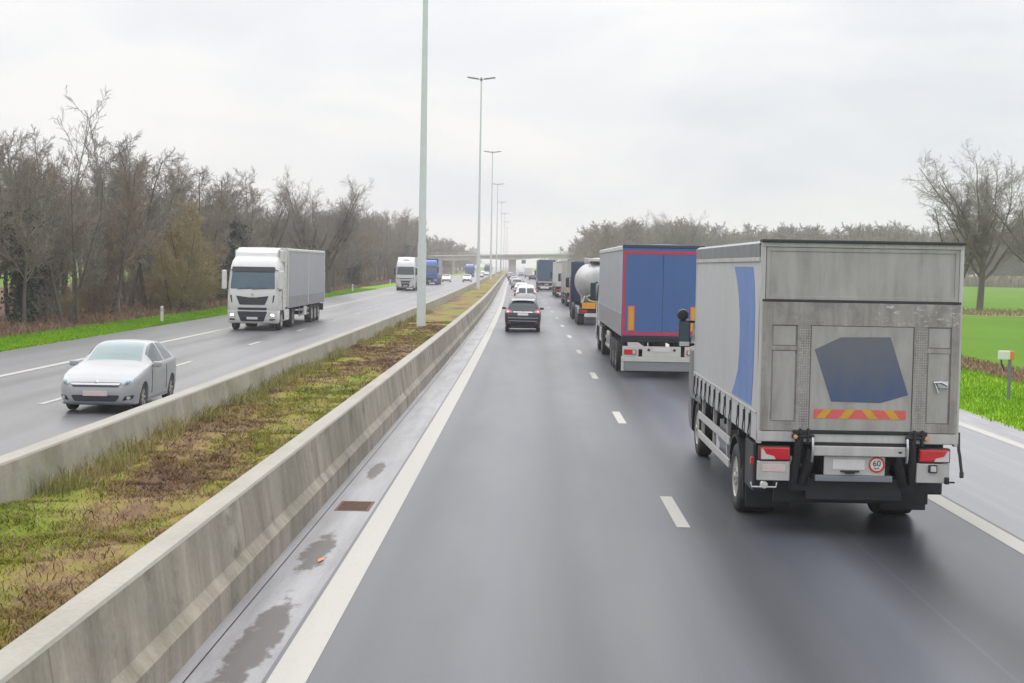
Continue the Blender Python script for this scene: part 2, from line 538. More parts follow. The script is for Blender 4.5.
# the formed joints between casts
y = t.sep()[1]
fr = t.math('ABSOLUTE', t.math('SUBTRACT', t.math('FRACT', t.math('DIVIDE', y, 6.0)), 0.5))
jn = t.ramp(fr, [(0.0, 1.0), (0.004, 0.0)])
c = t.mix(t.math('MULTIPLY', jn, 0.6), c, (0.08, 0.075, 0.06))
t.bump(t.mix(0.5, d3, d1), 0.25, 0.012)
M['concrete'] = t.set(c, 0.85)
t = NT('barrier_concrete_top')
d1 = t.noise(1.0, 6, 0.62, t.mapped((2, 0.5, 1))); d3 = t.noise(22, 5, 0.7)
c = t.mix(t.ramp(d1, [(0.35, 0), (0.75, 1)]), (0.385, 0.360, 0.305), (0.30, 0.275, 0.225))
t.bump(d3, 0.2, 0.01)
M['concrete_top'] = t.set(t.mix(0.12, c, t.ramp(d3, [(0.3, 0.15), (0.75, 0.7)])), 0.85)
t = NT('mossy_concrete')
d1 = t.noise(1.0, 6, 0.62, t.mapped((0.4, 2.0, 0.5))); d2 = t.noise(0.9, 5, 0.6, t.mapped((1, 0.8, 1))); d3 = t.noise(18, 5, 0.7)
c = t.mix(t.ramp(d1, [(0.3, 0), (0.7, 1)]), (0.27, 0.245, 0.195), (0.41, 0.385, 0.325))
c = t.mix(t.ramp(d2, [(0.48, 0), (0.68, 0.7)]), c, (0.185, 0.180, 0.085))
t.bump(d3, 0.2, 0.01)
M['concrete_moss'] = t.set(t.mix(0.12, c, t.ramp(d3, [(0.3, 0.1), (0.75, 0.6)])), 0.88)
M['bridge'] = streaky('bridge_concrete', (0.64, 0.625, 0.58), (0.46, 0.45, 0.41), 0.85, vs=(0.8, 0.8, 0.1))
M['galv'] = simple('galvanised_steel', (0.66, 0.71, 0.70), 0.5, 0.0, 0.10, 2.0)
M['lampgrey'] = simple('lamp_housing', (0.20, 0.20, 0.215), 0.5, 0.2)
M['whitepaint'] = simple('white_plastic', (0.72, 0.72, 0.70), 0.45, 0, 0.1)
M['black'] = simple('black_plastic', (0.022, 0.022, 0.025), 0.5, 0, 0.2)
M['orange'] = simple('orange_reflector', (0.80, 0.20, 0.02), 0.35, 0, 0.05)

# ------------------------------------------------------------------ ground, roads, markings
g = mesh_obj('ground', [(-2300, -150, -0.05), (2300, -150, -0.05), (2300, 2900, -0.05), (-2300, 2900, -0.05)], [(0, 1, 2, 3)], M['field'])
tag(g, kind='structure')
strip('woodland_floor', -60, -21.6, -0.030, M['litter'], [y for y in YS if 20 <= y <= 900], nx=8)
strip('left_verge', -22.2, -19.05, -0.012, M['verge'])
strip('right_verge', 10.85, 15.6, -0.012, M['verge'])
strip('opposite_road', -19.1, -6.9, -0.004, M['asphalt_far'])
strip('main_road', -2.15, 6.4, 0.000, M['asphalt'])
strip('hard_shoulder', 6.4, 9.95, 0.000, M['shoulder'])
strip('right_gutter', 9.95, 10.9, -0.004, M['gutter'])
strip('left_gutter', -2.765, -2.15, -0.002, M['gutter'])
strip('gutter_seam', -2.785, -2.76, -0.010, M['black'])
strip('gutter_edge', -3.3, -2.78, -0.002, M['gutter'])
PZ = 0.004
def line(name, xc, w, mat=None, ys=None): return strip(name, xc-w/2, xc+w/2, PZ, M['paint'], ys)
line('edge_line', -1.947, 0.32)
line('edge_line', 6.20, 0.28)
line('edge_line', 9.84, 0.26)
line('edge_line', -15.13, 0.25)
line('edge_line', -7.62, 0.25)
def dashes(name, xc, w, y0, n, L=2.55, period=12.5):
    V, F = [], []
    for i in range(n):
        y = y0+i*period
        b = len(V)
        h = slope(y)
        for yy in (y, y+L):
            for sx in (-1, 1):
                V.append((xc+off(y)+h*(yy-y)+sx*w/2, yy, PZ))
        F.append((b, b+1, b+3, b+2))
    return tag(mesh_obj(name, V, F, M['paint']), kind='structure')
dashes('lane_line', 2.06, 0.18, 18.78-12.5, 40)
dashes('lane_line', -11.38, 0.16, 33.0-12.5, 40)

gr = MB()
gr.box(-2.70, -2.22, 19.55, 20.35, -0.01, 0.003)
for i in range(9): gr.box(-2.66, -2.26, 19.62+i*0.078, 19.655+i*0.078, 0.003, 0.011)
t = NT('rusty_iron'); n1 = t.noise(12, 5)
M['rust'] = t.set(t.mix(n1, (0.12, 0.062, 0.042), (0.22, 0.13, 0.10)), 0.8, 0.2)
tag(gr.build('drain_grate', M['rust']), 'rusty brown drain grate set in the gutter beside the concrete barrier', 'drain grate')
lf = mesh_obj('fallen_leaf', [(-2.40, 16.10, 0.008), (-2.35, 16.22, 0.016), (-2.36, 16.36, 0.022), (-2.42, 16.25, 0.010)], [(0, 1, 3), (1, 2, 3)], M['orange'])
tag(lf, 'small orange scrap lying on a dark wet patch in the gutter', 'scrap')

# ------------------------------------------------------------------ median: barriers, soil, grass
YB = list(np.arange(-6, 60, 1.0))+[y for y in YS if y >= 60 and y <= 1500]
def barrier(name, prof, mats, label, rag=0.0):
    """mats: material index per profile span"""
    rnd = random.Random(5)
    def jit(x, y, z, j): return (x+off(y), y, z)
    V, F = sweep(prof, YB, True)
    o = mesh_obj(name, V, F, mats[0])
    for mm in mats[1:]: o.data.materials.append(mm)
    k = len(prof)
    top = [j for j in range(k) if prof[j][1] > 0.7 and prof[(j+1) % k][1] > 0.7]
    o.data.polygons.foreach_set("material_index", [1 if (i % k) in top else 0 for i in range(len(F))])
    return tag(o, label, 'barrier')
prof1 = [(-2.885, -0.02), (-2.90, 0.27), (-2.912, 0.282), (-2.972, 0.355), (-2.985, 0.375), (-3.065, 0.915), (-3.08, 0.94), (-3.31, 0.945), (-3.325, 0.92), (-3.42, 0.35), (-3.46, -0.02)]
barrier('concrete_barrier', prof1, [M['concrete'], M['concrete_top']], 'stained stepped concrete barrier running beside the wide white line of the near carriageway')
prof2 = [(-6.24, -0.02), (-6.36, 0.90), (-6.375, 0.925), (-6.61, 0.93), (-6.625, 0.905), (-6.72, 0.40), (-6.80, 0.28), (-6.85, -0.02)]
barrier('concrete_barrier', prof2, [M['concrete_moss'], M['concrete_top']], 'low mossy concrete barrier between the grass median and the oncoming traffic')

rng = np.random.default_rng(11)
def vnoise(x, y, s, seed):
    """cheap smooth value noise"""
    r = np.random.default_rng(seed).random((64, 64))
    u = x*s; v = y*s
    i = np.floor(u).astype(int); j = np.floor(v).astype(int)
    fu = u-i; fv = v-j
    fu = fu*fu*(3-2*fu); fv = fv*fv*(3-2*fv)
    g = lambda a, b: r[a % 64, b % 64]
    return (g(i, j)*(1-fu)+g(i+1, j)*fu)*(1-fv)+(g(i, j+1)*(1-fu)+g(i+1, j+1)*fu)*fv
def offv(y): return np.array([off(v) for v in y])
def med_z(x, y): return 0.25+0.12*vnoise(x, y, 0.9, 3)+0.12*vnoise(x+50, y, 2.3, 4)+0.05*vnoise(x+9, y, 5.3, 6)
xs = np.linspace(-6.34, -3.36, 14)
ys = np.concatenate([np.arange(4, 70, 0.35), np.arange(70, 200, 2.0), np.arange(200, 1400, 20.0)])
X, Y = np.meshgrid(xs, ys)
Z = med_z(X, Y)
V = np.stack([X+offv(ys)[:, None], Y, Z], -1).reshape(-1, 3)
nx, ny = len(xs), len(ys)
idx = np.arange(nx*ny).reshape(ny, nx)
F = np.stack([idx[:-1, :-1], idx[:-1, 1:], idx[1:, 1:], idx[1:, :-1]], -1).reshape(-1, 4)
tag(np_mesh('median_ground', V, F, M['median'], smooth=True), kind='structure')

def blades(name, x, y, z, h, w, mat, lean=0.5, seed=0):
    """grass: one bent blade of two quads per point"""
    r = np.random.default_rng(seed)
    n = len(x)
    a = r.random(n)*2*np.pi; b = r.random(n)*2*np.pi
    ln = h*lean*(0.3+r.random(n))
    dx, dy = np.cos(a)*w/2, np.sin(a)*w/2
    lx, ly = np.cos(b)*ln, np.sin(b)*ln
    P = np.zeros((n, 5, 3))
    P[:, 0] = np.stack([x-dx, y-dy, z], -1); P[:, 1] = np.stack([x+dx, y+dy, z], -1)
    P[:, 2] = np.stack([x-dx*0.8+lx*0.35, y-dy*0.8+ly*0.35, z+h*0.6], -1)
    P[:, 3] = np.stack([x+dx*0.8+lx*0.35, y+dy*0.8+ly*0.35, z+h*0.6], -1)
    P[:, 4] = np.stack([x+lx, y+ly, z+h*0.95], -1)
    k = np.arange(n)*5
    T = np.concatenate([np.stack([k, k+1, k+3], -1), np.stack([k, k+3, k+2], -1), np.stack([k+2, k+3, k+4], -1)])
    o = np_mesh(name, P.reshape(-1, 3), T, mat)
    return tag(o, kind='stuff')
def scatter(n, x0, x1, y0, y1, seed, near=0.0):
    r = np.random.default_rng(seed)
    u = r.random(n)
    y = y0*(y1/y0)**u if near else y0+(y1-y0)*u
    return x0+(x1-x0)*r.random(n), y
x, y = scatter(190000, -6.32, -3.40, 8, 75, 21, 1)
dens = vnoise(x, y, 1.1, 7)*0.6+vnoise(x, y, 3.1, 8)*0.4
keep = rng.random(len(x)) < np.clip((dens-0.18)*2.4, 0.12, 1)
x, y = x[keep], y[keep]; dens = dens[keep]
blades('grass', x+offv(y), y, med_z(x, y)-0.02, 0.03+0.085*dens*rng.random(len(x))+0.01, 0.0065+0.00030*y, M['median'], 1.5, 1)
x, y = scatter(9000, -6.34, -5.85, 8, 90, 22, 1)
keep = vnoise(x*0, y, 0.7, 9) > 0.42
x, y = x[keep], y[keep]
t = NT('tall_dry_grass'); n1 = t.noise(0.8, 4)
M['tallgrass'] = t.set(t.ramp(n1, [(0.3, (0.19, 0.19, 0.05)), (0.5, (0.28, 0.265, 0.085)), (0.7, (0.32, 0.24, 0.11))]), 0.8)
blades('dry_grass', x+offv(y), y, med_z(x, y)-0.02, 0.12+0.26*rng.random(len(x)), 0.008+0.00022*y, M['tallgrass'], 0.6, 2)
# dead weeds, russet, in clumps
cx, cy = scatter(200, -6.1, -3.6, 9, 70, 23, 1)
x = np.repeat(cx, 28)+rng.normal(0, 0.20, 200*28); y = np.repeat(cy, 28)+rng.normal(0, 0.30, 200*28)
k = (x > -6.25) & (x < -3.45); x, y = x[k], y[k]
t = NT('dead_weeds'); n1 = t.noise(1.3, 4)
M['weeds'] = t.set(t.ramp(n1, [(0.3, (0.15, 0.095, 0.065)), (0.5, (0.24, 0.148, 0.094)), (0.7, (0.34, 0.23, 0.14))]), 0.85)
blades('dead_weeds', x+offv(y), y, med_z(x, y)-0.02, 0.05+0.12*rng.random(len(x)), 0.009+0.0003*y, M['weeds'], 1.5, 3)
x, y = scatter(52000, -22.3, -19.0, 42, 190, 24, 1)
blades('verge_grass', x+offv(y), y, np.full(len(x), -0.02), 0.05+0.09*rng.random(len(x)), 0.02+0.0003*y, M['verge'], 0.7, 4)
x, y = scatter(44000, 10.75, 15.9, 24, 110, 25, 1)
ed = (x > 10.95) | (vnoise(x, y, 1.4, 12) > 0.45)
x, y = x[ed], y[ed]
blades('verge_grass', x+offv(y), y, np.full(len(x), -0.02), 0.05+0.11*rng.random(len(x)), 0.012+0.0003*y, M['verge'], 0.7, 5)
# the ditch of dead reeds behind the right verge, and rough grass under the field trees
strip('ditch', 15.6, 17.5, -0.020, M['reeds'], [y for y in YS if y <= 400], nx=3)
x, y = scatter(11000, 15.4, 17.7, 34, 170, 26, 1)
blades('reeds', x+offv(y), y, np.full(len(x), -0.04), 0.10+0.20*rng.random(len(x)), 0.02+0.0003*y, M['reeds'], 0.8, 6)
V = [(30, 118, -0.030), (110, 112, -0.030), (118, 134, -0.030), (30, 141, -0.030)]
tag(mesh_obj('rough_ground', V, [(0, 1, 2, 3)], M['drygrass']), kind='structure')
x = 31+rng.random(9000)*75; y = 119+rng.random(9000)*17
blades('rough_grass', x, y, np.full(len(x), -0.05), 0.15+0.3*rng.random(len(x)), np.full(len(x), 0.06), M['drygrass'], 0.7, 7)
# bracken and dead stalks along the edge of the left wood
x, y = scatter(26000, -27.5, -21.9, 46, 330, 27, 1)
k = vnoise(x, y, 0.25, 14) > 0.42
x, y = x[k], y[k]
blades('bracken', x+offv(y), y, np.full(len(x), -0.05), 0.15+0.40*rng.random(len(x)), 0.03+0.0003*y, M['reeds'], 0.8, 8)
# ------------------------------------------------------------------ trees
def bark(name, a, b, green=None):
    t = NT(name)
    n1 = t.noise(1.2, 5, 0.6, t.mapped((1.5, 1.5, 0.4))); n2 = t.noise(9, 4, 0.7, t.mapped((2, 2, 0.5)))
    c = t.mix(t.ramp(n1, [(0.3, 0), (0.7, 1)]), a, b)
    if green:
        c = t.mix(t.ramp(n2, [(0.45, 0), (0.65, 0.7)]), c, green)
    return t.set(c, 0.9)
M['bark'] = bark('bark', (0.085, 0.074, 0.064), (0.160, 0.143, 0.124), (0.105, 0.108, 0.072))
M['bark_pale'] = bark('pale_bark', (0.20, 0.185, 0.155), (0.30, 0.28, 0.24))
M['twig'] = bark('twigs', (0.205, 0.172, 0.134), (0.290, 0.248, 0.198))
M['twig_grey'] = bark('grey_twigs', (0.200, 0.180, 0.152), (0.280, 0.254, 0.220))
M['twig_red'] = bark('russet_twigs', (0.215, 0.165, 0.118), (0.295, 0.232, 0.170))
M['twig_olive'] = bark('olive_twigs', (0.270, 0.220, 0.105), (0.380, 0.310, 0.150))
M['ivy'] = bark('ivy_leaves', (0.030, 0.052, 0.030), (0.070, 0.100, 0.062))

class Grow:
    def __init__(s, seed): s.r = np.random.default_rng(seed); s.seg = []
    def path(s, p, d, L, n, wob, upw):
        pts = [p]
        for i in range(n):
            d = d+s.r.normal(0, wob, 3)+np.array([0, 0, upw])
            d = d/np.linalg.norm(d)
            p = p+d*L/n
            pts.append(p)
        return np.array(pts), d
    def child_dir(s, d, ang):
        a = np.array([0, 0, 1.0]) if abs(d[2]) < 0.9 else np.array([1.0, 0, 0])
        u = np.cross(d, a); u /= np.linalg.norm(u); v = np.cross(d, u)
        f = s.r.random()*2*np.pi
        q = d*math.cos(ang)+(u*math.cos(f)+v*math.sin(f))*math.sin(ang)
        return q/np.linalg.norm(q)
    def branch(s, p, d, L, r0, lvl, spec):
        n, wob, upw, tip = spec['n'][lvl], spec['wob'][lvl], spec['up'][lvl], spec['tip'][lvl]
        pts, _ = s.path(p, d, L, n, wob, upw)
        rad = np.linspace(r0, max(r0*tip, spec['rmin']), n+1)
        s.seg.append((pts, rad, lvl))
        if lvl+1 >= len(spec['n']): return
        cnt = spec['cnt'][lvl]
        cnt = max(1, int(round(cnt*s.r.uniform(0.75, 1.25)*(1 if lvl == 0 else min(1.3, 0.35+L/spec['ref'][lvl])))))
        t0 = spec['start'][lvl]
        for i in range(cnt):
            t = t0+(1-t0)*((i+s.r.random())/cnt)
            f = t*n; k = min(int(f), n-1); fr = f-k
            q = pts[k]*(1-fr)+pts[k+1]*fr
            dd = pts[k+1]-pts[k]; dd /= np.linalg.norm(dd)
            ang = spec['ang'][lvl]*s.r.uniform(0.7, 1.3)
            cd = s.child_dir(dd, ang)
            ratio = spec['ratio'][lvl]*s.r.uniform(0.65, 1.2)*(1-spec['fall'][lvl]*t)
            rr = max((rad[k]*(1-fr)+rad[k+1]*fr)*spec['rr'][lvl], spec['rmin'])
            s.branch(q, cd, L*ratio, rr, lvl+1, spec)

def tubes(segs, sides):
    V, F = [], []
    b = 0
    for pts, rad, lvl in segs:
        k = sides[lvl]; n = len(pts)
        d = np.gradient(pts, axis=0)
        d /= np.linalg.norm(d, axis=1)[:, None]+1e-9
        ref = np.array([0.31, 0.17, 0.93]) if abs(d[0][2]) < 0.8 else np.array([0.93, 0.3, 0.1])
        u = np.cross(d, ref); u /= np.linalg.norm(u, axis=1)[:, None]+1e-9
        v = np.cross(d, u)
        a = 2*np.pi*np.arange(k)/k
        ring = pts[:, None, :]+(u[:, None, :]*np.cos(a)[None, :, None]+v[:, None, :]*np.sin(a)[None, :, None])*rad[:, None, None]
        V.append(ring.reshape(-1, 3))
        i = np.arange(n-1)[:, None]*k+np.arange(k)[None, :]
        j = np.arange(n-1)[:, None]*k+((np.arange(k)+1) % k)[None, :]
        F.append((np.stack([i, j, j+k, i+k], -1).reshape(-1, 4))+b)
        b += n*k
    return np.concatenate(V), np.concatenate(F)

def spec_slim(H):      # alder or poplar like: one stem, short rising limbs, dense twigs
    return dict(n=[10, 5, 4, 3], wob=[0.035, 0.10, 0.13, 0.18], up=[0.02, 0.06, 0.05, 0.03], tip=[0.14, 0.25, 0.4, 0.7], rmin=0.0095,
                cnt=[30, 10, 10], start=[0.29, 0.15, 0.1], ang=[0.85, 0.75, 0.7], ratio=[0.34, 0.48, 0.50], fall=[0.62, 0.3, 0.3], rr=[0.42, 0.6, 0.7], ref=[H, H*0.25, H*0.12])
def spec_round(H):     # oak like: short bole, several heavy limbs, round crown
    return dict(n=[6, 9, 6, 4, 3], wob=[0.03, 0.075, 0.12, 0.17, 0.22], up=[0.02, 0.050, 0.05, 0.04, 0.02], tip=[0.62, 0.22, 0.3, 0.4, 0.7], rmin=0.0085,
                cnt=[11, 11, 9, 7], start=[0.50, 0.22, 0.15, 0.1], ang=[0.66, 0.74, 0.75, 0.75], ratio=[1.72, 0.42, 0.46, 0.5], fall=[0.15, 0.45, 0.35, 0.3], rr=[0.58, 0.46, 0.52, 0.6], ref=[H, H*0.55, H*0.22, H*0.1])
def spec_birch(H):     # thin, open, whippy
    return dict(n=[12, 6, 5, 3], wob=[0.05, 0.10, 0.12, 0.2], up=[0.02, 0.09, 0.05, 0.0], tip=[0.12, 0.25, 0.4, 0.7], rmin=0.010,
                cnt=[9, 6, 5], start=[0.48, 0.25, 0.1], ang=[0.50, 0.6, 0.6], ratio=[0.36, 0.38, 0.45], fall=[0.6, 0.35, 0.3], rr=[0.5, 0.5, 0.6], ref=[H, H*0.22, H*0.1])
def spec_far(H):
    return dict(n=[7, 4, 3, 2], wob=[0.05, 0.12, 0.15, 0.2], up=[0.02, 0.05, 0.05, 0.02], tip=[0.15, 0.3, 0.4, 0.7], rmin=0.030,
                cnt=[18, 8, 8], start=[0.15, 0.15, 0.1], ang=[0.75, 0.75, 0.7], ratio=[0.42, 0.48, 0.5], fall=[0.55, 0.3, 0.3], rr=[0.45, 0.6, 0.7], ref=[H, H*0.3, H*0.13])
def grow_tree(seed, H, r0, spec, trunkfrac=1.0, stems=1):
    g = Grow(seed)
    for i in range(stems):
        p = np.array([0, 0, -0.15]); d = np.array([0, 0, 1.0])
        if stems > 1:
            a = 2*np.pi*i/stems+g.r.random()
            p = p+np.array([math.cos(a), math.sin(a), 0])*0.25; d = d+np.array([math.cos(a), math.sin(a), 0])*g.r.uniform(0.1, 0.3)
            d /= np.linalg.norm(d)
        g.branch(p, d, H*trunkfrac*(1 if i == 0 else g.r.uniform(0.7, 0.95)), r0, 0, spec)
    return g.seg
HIDE = bpy.data.collections.new("prototypes")     # holds nothing that renders: prototypes are removed once copied
def proto(name, segs, mt, mc, trunk_lv=1, ivy=None):
    """returns mesh data for trunk and crown"""
    a = [s for s in segs if s[2] < trunk_lv]; b = [s for s in segs if s[2] >= trunk_lv]
    sides = [9, 6, 4, 3, 3]
    V, F = tubes(a, sides); t = np_mesh('trunk', V, F, mt, smooth=True)
    V, F = tubes(b, sides); c = np_mesh('crown', V, F, mc)
    out = [('trunk', t.data), ('crown', c.data)]
    bpy.data.objects.remove(t); bpy.data.objects.remove(c)
    if ivy:
        r = np.random.default_rng(ivy[0])
        n = ivy[1]
        P = []
        pts = a[0][0]; rad = a[0][1]
        f = r.random(n)*(len(pts)-1)*ivy[2]; k = f.astype(int); fr = (f-k)[:, None]
        base = pts[k]*(1-fr)+pts[k+1]*fr
        an = r.random(n)*2*np.pi; rr = rad[k]+r.gamma(2.0, ivy[3], n)
        base = base+np.stack([np.cos(an)*rr, np.sin(an)*rr, r.normal(0, 0.15, n)], -1)
        u = r.normal(0, 1, (n, 3)); u /= np.linalg.norm(u, axis=1)[:, None]
        w = np.cross(u, r.normal(0, 1, (n, 3))); w /= np.linalg.norm(w, axis=1)[:, None]
        s = (0.05+0.08*r.random(n))[:, None]
        V = np.stack([base-u*s-w*s*0.6, base+u*s*0.2-w*s, base+u*s+w*s*0.5, base-u*s*0.2+w*s], 1).reshape(-1, 3)
        o = np_mesh('ivy', V, np.arange(4*n).reshape(n, 4), M['ivy'])
        out.append(('ivy', o.data)); bpy.data.objects.remove(o)
    return out
def plant(name, data, loc, rz, sc, label, cat='tree', group=None, sz=None):
    e = empty(name, loc, rz, label, cat, group)
    e.scale = (sc, sc, sz or sc)
    for n, me in data:
        o = bpy.data.objects.new(n, me); COL.objects.link(o); o.parent = e
    return e
P_slim = [proto('s', grow_tree(100+i, 11.0, 0.15+0.02*(i % 3), spec_slim(11.0), 1.0, 1 if i % 2 else 2), M['bark'], [M['twig'], M['twig_grey'], M['twig_red'], M['twig'], M['twig_grey']][i]) for i in range(5)]
P_ivy = [proto('i', grow_tree(130+i, 11.0, 0.17, spec_slim(11.0)), M['bark'], M['twig_grey'], 1, (5+i, 5200, 0.72, 0.26)) for i in range(2)]
sp = spec_slim(7.5); sp['cnt'] = [30, 11, 9]; sp['start'] = [0.05, 0.1, 0.05]; sp['ratio'] = [0.36, 0.5, 0.5]; sp['rmin'] = 0.010
P_olive = [proto('o', grow_tree(150+i, 7.5, 0.10, sp, 1.0, 3), M['bark'], M['twig_olive']) for i in range(2)]
P_birch = [proto('b', grow_tree(160+i, 13.0, 0.11, spec_birch(13.0), 1.0, 1), M['bark_pale'], M['twig_grey'], 2) for i in range(2)]
P_round = [proto('r', grow_tree(176+i, 14.0, 0.30, spec_round(14.0), 0.36), M['bark'], M['twig_grey'], 2) for i in range(3)]
sp = spec_slim(3.0); sp['n'] = [5, 4, 3]; sp['cnt'] = [12, 8]; sp['start'] = [0.1, 0.1]; sp['rmin'] = 0.012; sp['ratio'] = [0.45, 0.5]; sp['ref'] = [3, 1.2]
P_shrub = [proto('h', grow_tree(180+i, 3.2, 0.035, sp, 1.0, 9), [M['twig'], M['twig_red'], M['twig_olive']][i], [M['twig'], M['twig_red'], M['twig_olive']][i]) for i in range(3)]

rw = random.Random(77)
GW = 'bare trees of the wood on the left'
kinds = ['slim bare tree with dark twigs among others in the left wood', 'slim grey-twigged bare tree among others in the left wood', 'slim russet-twigged bare tree among others in the left wood',
         'slim bare tree with dark twigs among others in the left wood', 'slim grey-twigged bare tree among others in the left wood']
taken = []
def try_spot(x, y, d):
    for a, b in taken:
        if (a-x)**2+(b-y)**2 < d*d: return False
    taken.append((x, y)); return True
n = 0
for tries in range(6000):
    if n >= 225: break
    u = rw.random()
    y = 50+(400-50)*u**1.25
    x = -23.8-abs(rw.gauss(0, 1))*(7.5 if y < 130 else 11)
    if x/y < -0.46: continue
    if not try_spot(x, y, 1.75+y*0.0035): continue
    k = rw.choice([0, 0, 1, 1, 2, 2, 3, 3, 4])
    h = (3.4+0.0325*y)/11.0*rw.uniform(0.84, 1.06) if y > 140 else (rw.uniform(0.76, 1.06) if y > 82 else rw.uniform(0.66, 0.94))
    if x > -25.5: h *= rw.uniform(0.75, 0.95)
    if rw.random() < 0.17:
        plant('ivy_tree', P_ivy[rw.randrange(2)], (x+off(y), y, -0.04), rw.uniform(0, 6.28), h*0.95, 'ivy-clad bare tree with dark green trunk in the left wood', 'tree', GW)
    else:
        plant('bare_tree', P_slim[k], (x+off(y), y, -0.04), rw.uniform(0, 6.28), h, kinds[k], 'tree', GW)
    n += 1
for i in range(70):
    y = 52+(330-52)*rw.random()**1.3
    x = -23.3-rw.random()*9
    k = rw.choice([0, 0, 1, 1, 2])
    plant('shrub', P_shrub[k], (x+off(y), y, -0.04), rw.uniform(0, 6.28), rw.uniform(0.55, 1.15),
          ['dark leafless shrub under the trees of the left wood', 'russet leafless shrub under the trees of the left wood', 'olive leafless shrub under the trees of the left wood'][k], 'shrub', 'undergrowth of the left wood')
for i, (x, y, s) in enumerate(((-23.2, 92, 0.86), (-23.5, 96.5, 0.98), (-23.9, 101, 0.86))):
    plant('willow_tree', P_olive[i % 2], (x, y, -0.04), i*1.3, s, 'bushy olive-yellow twigged tree at the road edge of the left wood', 'tree', 'olive-yellow bushy trees')
plant('birch_tree', P_birch[0], (-27.3, 85, -0.04), 0.4, 1.0, 'tallest thin pale tree rising high above the left wood', 'tree')
plant('birch_tree', P_birch[1], (-25.0, 86, -0.04), 2.1, 0.94, 'thin pale tree with a forked top, second tallest above the left wood', 'tree')
plant('oak_tree', P_round[0], (-23.4, 150, -0.04), 1.0, 0.96, 'spreading bare tree standing above the hedge behind the white lorry trailer', 'tree')
plant('oak_tree', P_round[1], (-22.5, 157, -0.04), 3.0, 0.98, 'spreading bare tree with a long low limb beside the opposite carriageway', 'tree')
plant('oak_tree', P_round[2], (-26.4, 140, -0.04), 4.6, 0.86, 'round bare tree rising from the left wood above the white lorry cab', 'tree')
# field trees on the right
plant('oak_tree', P_round[1], (41.6, 134, -0.05), 0.2, 1.16, 'great bare field tree with two trunks beyond the grey box lorry', 'tree')
plant('oak_tree', P_round[0], (40.5, 136.5, -0.05), 3.4, 1.02, 'bare field tree close against the left of the great tree', 'tree')
plant('oak_tree', P_round[2], (46.2, 131, -0.05), 5.0, 1.08, 'bare field tree cut by the right edge of the photo', 'tree')
plant('oak_tree', P_round[0], (36.2, 150, -0.05), 4.0, 0.62, 'smaller leaning bare tree behind the roof of the grey box lorry', 'tree')
for i, (px, Y, s) in enumerate(((662, 330, 1.02), (678, 335, 1.06), (694, 345, 0.95), (735, 350, 0.92), (765, 345, 0.97), (785, 352, 0.95), (838, 340, 0.95), (878, 335, 1.0), (900, 342, 0.95), (820, 350, 0.90))):
    plant('oak_tree', P_round[i % 3], ((px-535)/1430*Y, Y, -0.05), i*1.7, s*(1.20 if i < 3 else 1.10), 'distant round bare tree rising above the far wood on the right', 'tree', 'distant crowns on the right')

# far woods that read as one mass
far_sp = [tubes(grow_tree(200+i, 10.0, 0.16, spec_far(10.0), 1.0, 2), [5, 3, 3, 3]) for i in range(4)]
def mass(name, spots, mat, label=None):
    V, F = [], []
    b = 0
    for (x, y, h, w) in spots:
        v, f = far_sp[rw.randrange(4)]
        a = rw.uniform(0, 6.28); ca, sa = math.cos(a), math.sin(a)
        s = h/10.0
        q = np.stack([(v[:, 0]*ca-v[:, 1]*sa)*s*w+x, (v[:, 0]*sa+v[:, 1]*ca)*s*w+y, v[:, 2]*s-0.05], -1)
        V.append(q); F.append(f+b); b += len(v)
    return tag(np_mesh(name, np.concatenate(V), np.concatenate(F), mat), kind='stuff')
sp = []
for i in range(190):      # beyond the field, right
    u = rw.random()
    y = rw.uniform(395, 450)
    x = 22+u*165
    sp.append((x, y, rw.uniform(12.0, 16.0), 1.2))
mass('woodland', sp, M['twig_grey'])
sp = []
for i in range(135):      # along the right of the motorway up to the bridge and beyond
    y = 330+(820-330)*rw.random()
    x = 17+rw.random()*26+(y-330)*0.03
    sp.append((x+off(y), y, rw.uniform(10.0, 15.0)*(0.72+0.25*min(1, (x-14)/12)), 1.25))
mass('woodland', sp, M['twig'])
sp = []
for i in range(190):      # left, from where the single trees stop to beyond the bridge
    y = 390+(900-390)*rw.random()**1.2
    x = (-25 if y > 540 else -36)-rw.random()*40
    sp.append((x+off(y), y, rw.uniform(10, 14), 1.25))
mass('woodland', sp, M['twig'])
sp = []
for i in range(90):       # low distant line in the gap and far right
    y = rw.uniform(900, 1300)
    x = rw.uniform(-120, 330)
    if abs(x-off(y)) < 26: continue
    sp.append((x, y, rw.uniform(10, 16), 1.5))
mass('woodland', sp, M['twig_grey'])
# low scrub at the foot of the right-hand wood
x = 20+rng.random(16000)*175; y = 385+rng.random(16000)*12
blades('scrub', x, y, np.full(len(x), -0.05), 1.0+2.6*rng.random(len(x)), np.full(len(x), 0.30), M['twig_red'], 0.5, 9)

